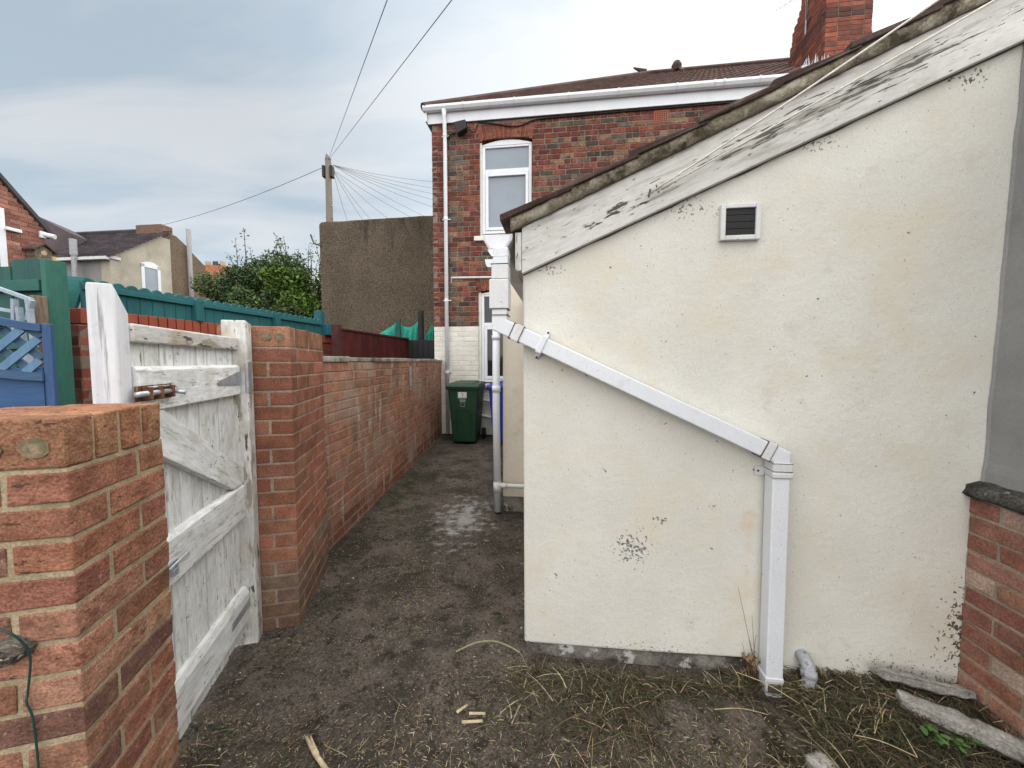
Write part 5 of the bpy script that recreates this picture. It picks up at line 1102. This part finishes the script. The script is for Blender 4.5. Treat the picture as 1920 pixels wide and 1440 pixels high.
# distant brick terrace with chimney pots
DY = 24; a0_ = at(364, 494, DY); a1_ = at(421, 494, DY)
dh = thing('distant_house', ((a0_.x + a1_.x) / 2, DY + 2, 0), 'distant orange brick house end with a row of chimney pots', 'house')
mb = MB(); mb.fb(WORLD, a0_.x - 1.5, a1_.x - 0.2, DY, DY + 5, 0, at(400, 510, DY).z, (0.30, 0.13, 0.08)); mb.fb(WORLD, a0_.x, a1_.x, DY + 0.01, DY + 1, 0, at(400, 497, DY).z, (0.36, 0.15, 0.08)); mb.build('wall', M['chimneybrick'], dh)
for k, px in enumerate((381, 395, 409)):
    p = at(px, 497, DY); mb = MB(); mb.tube([(p.x, DY + 0.4, p.z - 0.05), (p.x, DY + 0.4, p.z + 0.3)], [0.17, 0.14], 10, (0.3, 0.25, 0.2) if k != 1 else (0.05, 0.05, 0.05)); mb.build('chimney_pot', M['engbrick'], dh)

# ------------------------------------------------------------------ trees behind the teal fence
LG = [(0.042, 0.075, 0.02), (0.032, 0.06, 0.018), (0.055, 0.092, 0.024), (0.024, 0.046, 0.015), (0.07, 0.11, 0.03)]
def leaf(mb, p, size, col):
    d = Vector((rnd.gauss(0, 1), rnd.gauss(0, 1), rnd.gauss(0, 1))).normalized(); e_ = d.orthogonal().normalized(); f_ = d.cross(e_); a = rnd.random() * 6.28
    u = e_ * math.cos(a) + f_ * math.sin(a); v = d.cross(u)
    mb.add([p - u * size, p + v * size * 0.45, p + u * size, p - v * size * 0.45], [(0, 1, 2, 3)], col)
def tree(px, py, Y, rad, label, n, cols, spiky=6, lobes=11):
    top_ = at(px, py, Y); cz_ = max(1.4, top_.z - rad * 1.05); base = Vector((top_.x, Y, 0))
    t = thing('bushy_tree', base, label, 'tree', 'trees behind the teal fence')
    tr = MB(); tr.tube([base, base + Vector((0.05, 0, cz_ * 0.6)), base + Vector((0, 0, cz_ + rad * 0.4))], [0.11, 0.08, 0.03], 8)
    cr = MB()
    C_ = []
    for k in range(lobes):
        a = rnd.random() * 6.28; e_ = rnd.uniform(-0.75, 1.0); rr = rad * rnd.uniform(0.45, 0.8)
        c = Vector((top_.x + rr * math.cos(a) * math.sqrt(max(0.1, 1 - e_ * e_ * .8)), Y + rr * math.sin(a) * 0.8, cz_ + e_ * rad * 0.68)); C_.append((c, rad * rnd.uniform(0.25, 0.42)))
        tr.tube([base + Vector((0, 0, cz_ * 0.55)), (base + Vector((0, 0, cz_)) + c) / 2, c], [0.05, 0.03, 0.012], 5)
    for k in range(spiky):
        a = rnd.uniform(-1.0, 1.0); s0_ = Vector((top_.x + a * rad * 0.8, Y + rnd.uniform(-.5, .5) * rad, cz_ + rad * (0.75 - 0.35 * a * a)))
        tip = s0_ + Vector((rnd.uniform(-.25, .25), 0, rnd.uniform(0.3, 0.75))) * min(1.2, rad * .8)
        tr.tube([s0_ - Vector((0, 0, 0.3)), s0_, tip], [0.02, 0.012, 0.004], 4)
        for q in range(26):
            f = rnd.random(); leaf(cr, s0_ + (tip - s0_) * f + Vector((rnd.gauss(0, .06), rnd.gauss(0, .06), rnd.gauss(0, .05))), rnd.uniform(0.025, 0.05), jit(rnd.choice(cols), .2))
    for i in range(n):
        c, r_ = rnd.choice(C_); d = Vector((rnd.gauss(0, 1), rnd.gauss(0, 1), rnd.gauss(0, 1))).normalized(); p = c + d * r_ * (rnd.random() ** 0.4) * Vector((1, 1, 1)).length / 1.732
        tone = cols[hash((round(c.x, 2), round(c.z, 2))) % len(cols)]
        leaf(cr, p, rnd.uniform(0.035, 0.075), jit(tone if rnd.random() < .6 else rnd.choice(cols), .22))
    tr.build('trunk', M['bark'], t); cr.build('crown', M['leaf'], t)
tree(418, 512, 13.2, 1.2, 'pale olive green bushy tree beside the cottage wall', 7500, [(0.08, 0.12, 0.04), (0.065, 0.10, 0.03), (0.10, 0.14, 0.05)], 4)
tree(470, 484, 12.6, 1.5, 'mid green loose topped tree in the middle of the row', 11000, LG, 8, 15)
tree(525, 458, 11.8, 1.6, 'tallest dark green tree with bare upright shoots', 13000, LG[1:4] + [(0.045, 0.085, 0.018)], 10, 17)
tree(576, 470, 11.2, 1.3, 'bright yellow green bush close to the brown wall corner', 10000, [(0.09, 0.16, 0.02), (0.07, 0.13, 0.02), (0.12, 0.19, 0.03), (0.045, 0.09, 0.018)], 6, 14)
tree(500, 535, 10.4, 1.3, 'dark dense bush low in front of the row of trees', 9000, LG[1:4], 2, 14)

# ------------------------------------------------------------------ litter on the ground
def inside(x, y):
    q = FW.loc(Vector((x, y, 0)))
    if q.x > 0.0 and q.y > -0.005: return False
    if q.x > -0.38 and q.y > 1.76: return False
    if q.x > 1.84: return False
    gq = GF.loc(Vector((x, y, 0)))
    if gq.y < 1.2 and gq.x < (0.02 if gq.y < 0.34 else -0.11): return False
    fq = PF.loc(Vector((x, y, 0)))
    if fq.y >= 0 and fq.x < 0.01 and fq.y < 0.67: return False
    if y > 2.5 and x < -1.35: return False
    return x > -1.5
def blade(mb, x, y, l, wd_, col, lift=0.0, ang=None, curl=0.3, z0=None, rise=0.0):
    a = rnd.random() * 6.28 if ang is None else ang; c = rnd.uniform(-curl, curl); n = 3; P = []; z = gz(x, y) + 0.003 if z0 is None else z0
    px_, py_ = x, y
    for i in range(n + 1):
        f = i / n; wv = wd_ * (1 - 0.7 * f) if i else wd_ * 0.7
        dx_, dy_ = math.cos(a + c * f), math.sin(a + c * f)
        zz = max(z, gz(px_, py_) + 0.002) + lift * math.sin(math.pi * f) + rise * f
        P += [Vector((px_ - dy_ * wv, py_ + dx_ * wv, zz)), Vector((px_ + dy_ * wv, py_ - dx_ * wv, zz + wd_ * 0.4))]
        px_ += dx_ * l / n; py_ += dy_ * l / n
    mb.add(P, [(i * 2, i * 2 + 1, i * 2 + 3, i * 2 + 2) for i in range(n)], col)
ST = [(0.28, 0.22, 0.13), (0.20, 0.145, 0.08), (0.36, 0.31, 0.21), (0.13, 0.09, 0.055)]
DK = [(0.060, 0.046, 0.030), (0.042, 0.034, 0.022), (0.09, 0.068, 0.045), (0.045, 0.045, 0.026)]
GN = [(0.045, 0.058, 0.024), (0.065, 0.075, 0.034), (0.038, 0.048, 0.024)]
mb = MB(); k = 0
while k < 13000:
    y = 0.75 + 3.0 * rnd.random() ** 1.6; x = rnd.uniform(-1.3, 1.5)
    if not inside(x, y): continue
    cl = noise.noise(Vector((x * 2.1, y * 2.1, 7))) + (0.25 if y < 1.5 else -0.15)
    if rnd.random() > 0.35 + cl * 0.9: continue
    big = rnd.random() < 0.025
    blade(mb, x, y, rnd.uniform(0.05, 0.12) if big else rnd.uniform(0.006, 0.026), rnd.uniform(0.0008, 0.0020), jit(rnd.choice(ST if rnd.random() < .62 else DK + GN), .25), 0.004 if big else 0.001, rise=rnd.uniform(0, .004)); k += 1
tag(mb.build('chopped_straw', M['straw']), 'chopped straw and grass clippings scattered over the path', 'litter', kind='stuff')
mb = MB(); k = 0
while k < 15000:
    u = rnd.uniform(-0.02, 1.86); wv = -abs(rnd.gauss(0, 0.25)) - 0.008; p = FW(u, wv, 0)
    if u < 0.95 and (rnd.random() < 0.5 or wv > -0.09): continue
    if wv < -0.8 or (p.y < 0.7) or not inside(p.x, p.y): continue
    if 1.03 < u < 1.15 and -0.26 < wv: continue
    if u > 1.5 and -0.42 < wv < -0.16 and rnd.random() < 0.6: continue
    dens_ = 0.35 + noise.noise(Vector((p.x * 3.2, p.y * 3.2, 2))) * 0.9 + (0.55 if u > 1.1 else 0) + (0.25 if wv > -0.1 else 0)
    if rnd.random() > dens_: continue
    near = wv > -0.07
    col = rnd.choice(DK) if rnd.random() < 0.60 else (rnd.choice(ST) if rnd.random() < .5 else rnd.choice(GN))
    blade(mb, p.x, p.y, rnd.uniform(0.03, 0.12) if rnd.random() < .93 else rnd.uniform(0.12, 0.19), rnd.uniform(0.0009, 0.0022), jit(col, .25), rnd.uniform(0.002, 0.012), curl=0.5, z0=gz(p.x, p.y) + rnd.random() ** 2 * (0.05 if u > 1.1 else 0.03), rise=rnd.uniform(-0.005, 0.03 if near else 0.012)); k += 1
tag(mb.build('dry_grass', M['straw']), 'tangled cut dry grass heaped along the foot of the cream wall', 'grass', kind='stuff')
mb = MB(); k = 0
while k < 2600:
    y = rnd.uniform(0.8, 6.6); x = rnd.choice([-1.33 + abs(rnd.gauss(0, 0.06)) if y > 2.5 else -1.16 + abs(rnd.gauss(0, .08)), rnd.uniform(-1.2, 0.0)]) if rnd.random() < 0.6 else rnd.uniform(-1.2, 0.4)
    if not inside(x, y): continue
    blade(mb, x, y, rnd.uniform(0.012, 0.05), rnd.uniform(0.001, 0.0024), jit(rnd.choice(GN + DK), .25), 0.004, rise=rnd.uniform(0, .012)); k += 1
tag(mb.build('moss_and_weeds', M['straw']), 'dark moss and short weeds along the path edges', 'weeds', kind='stuff')
# pebbles and crumbs
mb = MB(); k = 0
while k < 1500:
    y = 0.75 + 4.5 * rnd.random() ** 1.8; x = rnd.uniform(-1.3, 1.6)
    if not inside(x, y): continue
    s_ = rnd.uniform(0.0015, 0.005) * (2.2 if rnd.random() < .04 else 1); z = gz(x, y); col = jit(rnd.choice([(0.3, 0.28, 0.25), (0.2, 0.17, 0.14), (0.10, 0.09, 0.08), (0.42, 0.40, 0.37)]), .2)
    P = [Vector((x + s_ * rnd.uniform(.6, 1) * dx_, y + s_ * rnd.uniform(.6, 1) * dy_, z + s_ * dz_)) for dx_, dy_, dz_ in ((1, 0, .2), (0, 1, .2), (-1, 0, .2), (0, -1, .2), (0, 0, 1.0))]
    mb.add(P, [(0, 1, 4), (1, 2, 4), (2, 3, 4), (3, 0, 4)], col); k += 1
tag(mb.build('gravel_crumbs', M['straw']), 'small stones and mortar crumbs on the path', 'gravel', kind='stuff')
# tall dead stalks beside the downpipe
mb = MB()
for (px, py, qx, qy) in ((1412, 1235, 1384, 1100), (1416, 1250, 1410, 1155), (1408, 1255, 1418, 1190), (1420, 1262, 1404, 1195), (1404, 1262, 1392, 1205)):
    a_ = FW.pix(px, py, -0.02); b_ = FW.pix(qx, qy, -0.025); mb.tube([FW(a_.x, -0.03, 0.0), FW(*a_), FW(*b_)], [0.0016, 0.0013, 0.0007], 5, jit((0.16, 0.10, 0.055), .2))
for q in range(26):
    c = FW(1.02 + rnd.gauss(0, 0.02), -0.03 + rnd.gauss(0, .012), 0.03 + rnd.random() * 0.10); leaf(mb, c, rnd.uniform(0.008, 0.02), jit((0.20, 0.12, 0.06), .3))
tag(mb.build('dead_stalks', M['straw']), 'dead brown stalks standing against the wall left of the downpipe foot', 'weed')
# long straws
def stick(name, pts, r, m, label, cat, n=6):
    mb = MB(); P = [Vector(p) for p in pts]; mb.tube(smooth_pts(P, 4), r, n); return tag(mb.build(name, M[m], smooth=True), label, cat)
def onground(px, py, z=0.01):
    d = ray(px, py); k = (z - H) / d.z; return Vector((0, 0, H)) + d * k
mb = MB(); mb.tube([onground(574, 1382, .02), onground(590, 1412, .016), onground(618, 1452, .012), onground(640, 1480, .012)], [0.006, 0.008, 0.008, 0.006], 7)
mb.tube([onground(582, 1380, .024), onground(596, 1415, .016)], [0.003, 0.006], 6); tag(mb.build('split_stick', M['twig'], smooth=True), 'pale split stick lying on the path at the bottom edge', 'stick')
for k, (a_, b_, lab) in enumerate((((866, 1354), (905, 1352), 'short pale wood chip lying level on the path, lower of three'), ((880, 1338), (910, 1338), 'orange brown wood chip on the path, thickest of three'), ((856, 1336), (876, 1322), 'slanting wood chip on the path, upper left of three'))):
    mb = MB(); A_, B_ = onground(*a_), onground(*b_); d_ = (B_ - A_).normalized(); n_ = d_.cross(Vector((0, 0, 1))) * 0.0055; mb.hexa([A_ - n_ * .5, B_ - n_ * 1.1, B_ + n_ * .9, A_ + n_ * 1.2, A_ - n_ * .3 + Vector((0, 0, .006)), B_ - n_ * .8 + Vector((0, 0, .003)), B_ + n_ * .5 + Vector((0, 0, .006)), A_ + n_ * .9 + Vector((0, 0, .004))], (1, 1, 1)); tag(mb.build('wood_chip', M['twig']), lab, 'wood chip', 'wood chips on the path')
stick('bramble_stem', [onground(855, 1222), onground(890, 1206, .02), onground(925, 1202, .03), onground(955, 1212, .02), onground(975, 1224)], 0.004, 'straw', 'curved pale green bramble stem crossing the path towards the wall corner', 'stem').data.color_attributes['col'].data.foreach_set('color', [0.22, 0.23, 0.13, 1] * len(bpy.data.objects['bramble_stem'].data.loops))
SG = [((1655, 1355), (1560, 1275)), ((1640, 1280), (1655, 1360)), ((1685, 1290), (1640, 1350)), ((1655, 1338), (1640, 1375)), ((1585, 1375), (1720, 1420)), ((1540, 1265), (1548, 1335)), ((1660, 1330), (1720, 1420)), ((1535, 1375), (1600, 1450)), ((1440, 1340), (1340, 1330)), ((1500, 1320), (1380, 1260))]
for (a_, b_) in SG:
    A_ = onground(*a_, 0.03); B_ = onground(*b_, 0.05)
    o = stick('straw_stalk', [A_, (A_ + B_) / 2 + Vector((0, 0, 0.015)), B_], 0.0018, 'straw', 'long dry straw stalk lying on the tangled grass at lower right', 'straw', 5); o['group'] = 'long straw stalks'
    o.data.color_attributes['col'].data.foreach_set('color', [0.38, 0.32, 0.19, 1] * len(o.data.loops))
# broken stone pieces
def rock(name, c, L3, rot, label, cat, m='stone', sub=2, seed=0, tilt=(0, 0)):
    bm = bmesh.new(); bmesh.ops.create_cube(bm, size=1); bmesh.ops.subdivide_edges(bm, edges=bm.edges[:], cuts=7, use_grid_fill=True)
    for v in bm.verts:
        p = v.co.copy(); r_ = Vector((p.x * L3[0], p.y * L3[1], p.z * L3[2]))
        d = p.normalized(); k = noise.noise(Vector((r_.x * 18 + seed, r_.y * 18, r_.z * 18))) * 0.012 + noise.noise(Vector((r_.x * 50 + seed, r_.y * 50, r_.z * 50))) * 0.005
        e_ = sorted((abs(p.x), abs(p.y), abs(p.z))); rd_ = -0.012 if e_[1] > 0.45 else 0
        v.co = r_ + d * (k + rd_)
    me = bpy.data.meshes.new(name); bm.to_mesh(me); 
    la = me.attributes.new('lc', 'FLOAT_VECTOR', 'POINT'); la.data.foreach_set('vector', [x for v in me.vertices for x in (v.co + Vector((seed, 0, 0)))])
    bm.free(); me.materials.append(M[m]); me.polygons.foreach_set('use_smooth', [True] * len(me.polygons))
    o = bpy.data.objects.new(name, me); S.collection.objects.link(o); o.location = c; o.rotation_euler = (tilt[0], tilt[1], R(rot)); return tag(o, label, cat)
rock('concrete_strip', FW(1.66, -0.07, 0.095), (0.36, 0.035, 0.035), -12, 'long thin concrete strip leaning at the wall foot by the brick corner', 'concrete strip', seed=3, tilt=(0, R(7)))
c_ = onground(1752, 1336, 0.062); rock('broken_slab', c_, (0.20, 0.07, 0.05), -38, 'rough pale broken concrete slab in the weeds by the brick wall', 'slab', seed=8)
c_ = onground(1892, 1398, 0.055); rock('broken_slab', c_, (0.19, 0.07, 0.05), -50, 'grey broken slab at the lower right corner beneath the brick wall', 'slab', seed=14)
c_ = onground(1538, 1436, 0.02); rock('stone', c_, (0.075, 0.06, 0.045), 20, 'dull pinkish stone half buried at the bottom edge', 'stone', seed=21)
# green weed by the slab
wd = thing('green_weed', onground(1790, 1360, 0), 'small bright green leafy weed growing over the broken slab', 'weed')
mb = MB(); 
for k in range(11):
    b_ = onground(1790 + rnd.uniform(-30, 40), 1375 + rnd.uniform(-20, 45), 0.0); tip = b_ + Vector((rnd.uniform(-.07, .04), rnd.uniform(-.03, .03), rnd.uniform(0.03, 0.10)))
    mb.tube([b_, (b_ + tip) / 2 + Vector((0, 0, .01)), tip], 0.0012, 4, (0.06, 0.10, 0.03))
    for q in range(5):
        f = 0.4 + 0.6 * rnd.random(); c = b_ + (tip - b_) * f + Vector((rnd.gauss(0, .012), rnd.gauss(0, .012), rnd.gauss(0, .004))); a = rnd.random() * 6.28; s_ = rnd.uniform(0.010, 0.019)
        u = Vector((math.cos(a), math.sin(a), rnd.uniform(-.3, .3))); v = Vector((-math.sin(a), math.cos(a), rnd.uniform(-.2, .2)))
        mb.add([c - u * s_, c - u * s_ * .3 + v * s_ * .55, c + u * s_ * .6 + v * s_ * .4, c + u * s_ * 1.1, c + u * s_ * .6 - v * s_ * .4, c - u * s_ * .3 - v * s_ * .55], [(0, 1, 2, 3, 4, 5)], jit((0.065, 0.14, 0.035), .25))
mb.build('leaves', M['leaf'], wd)
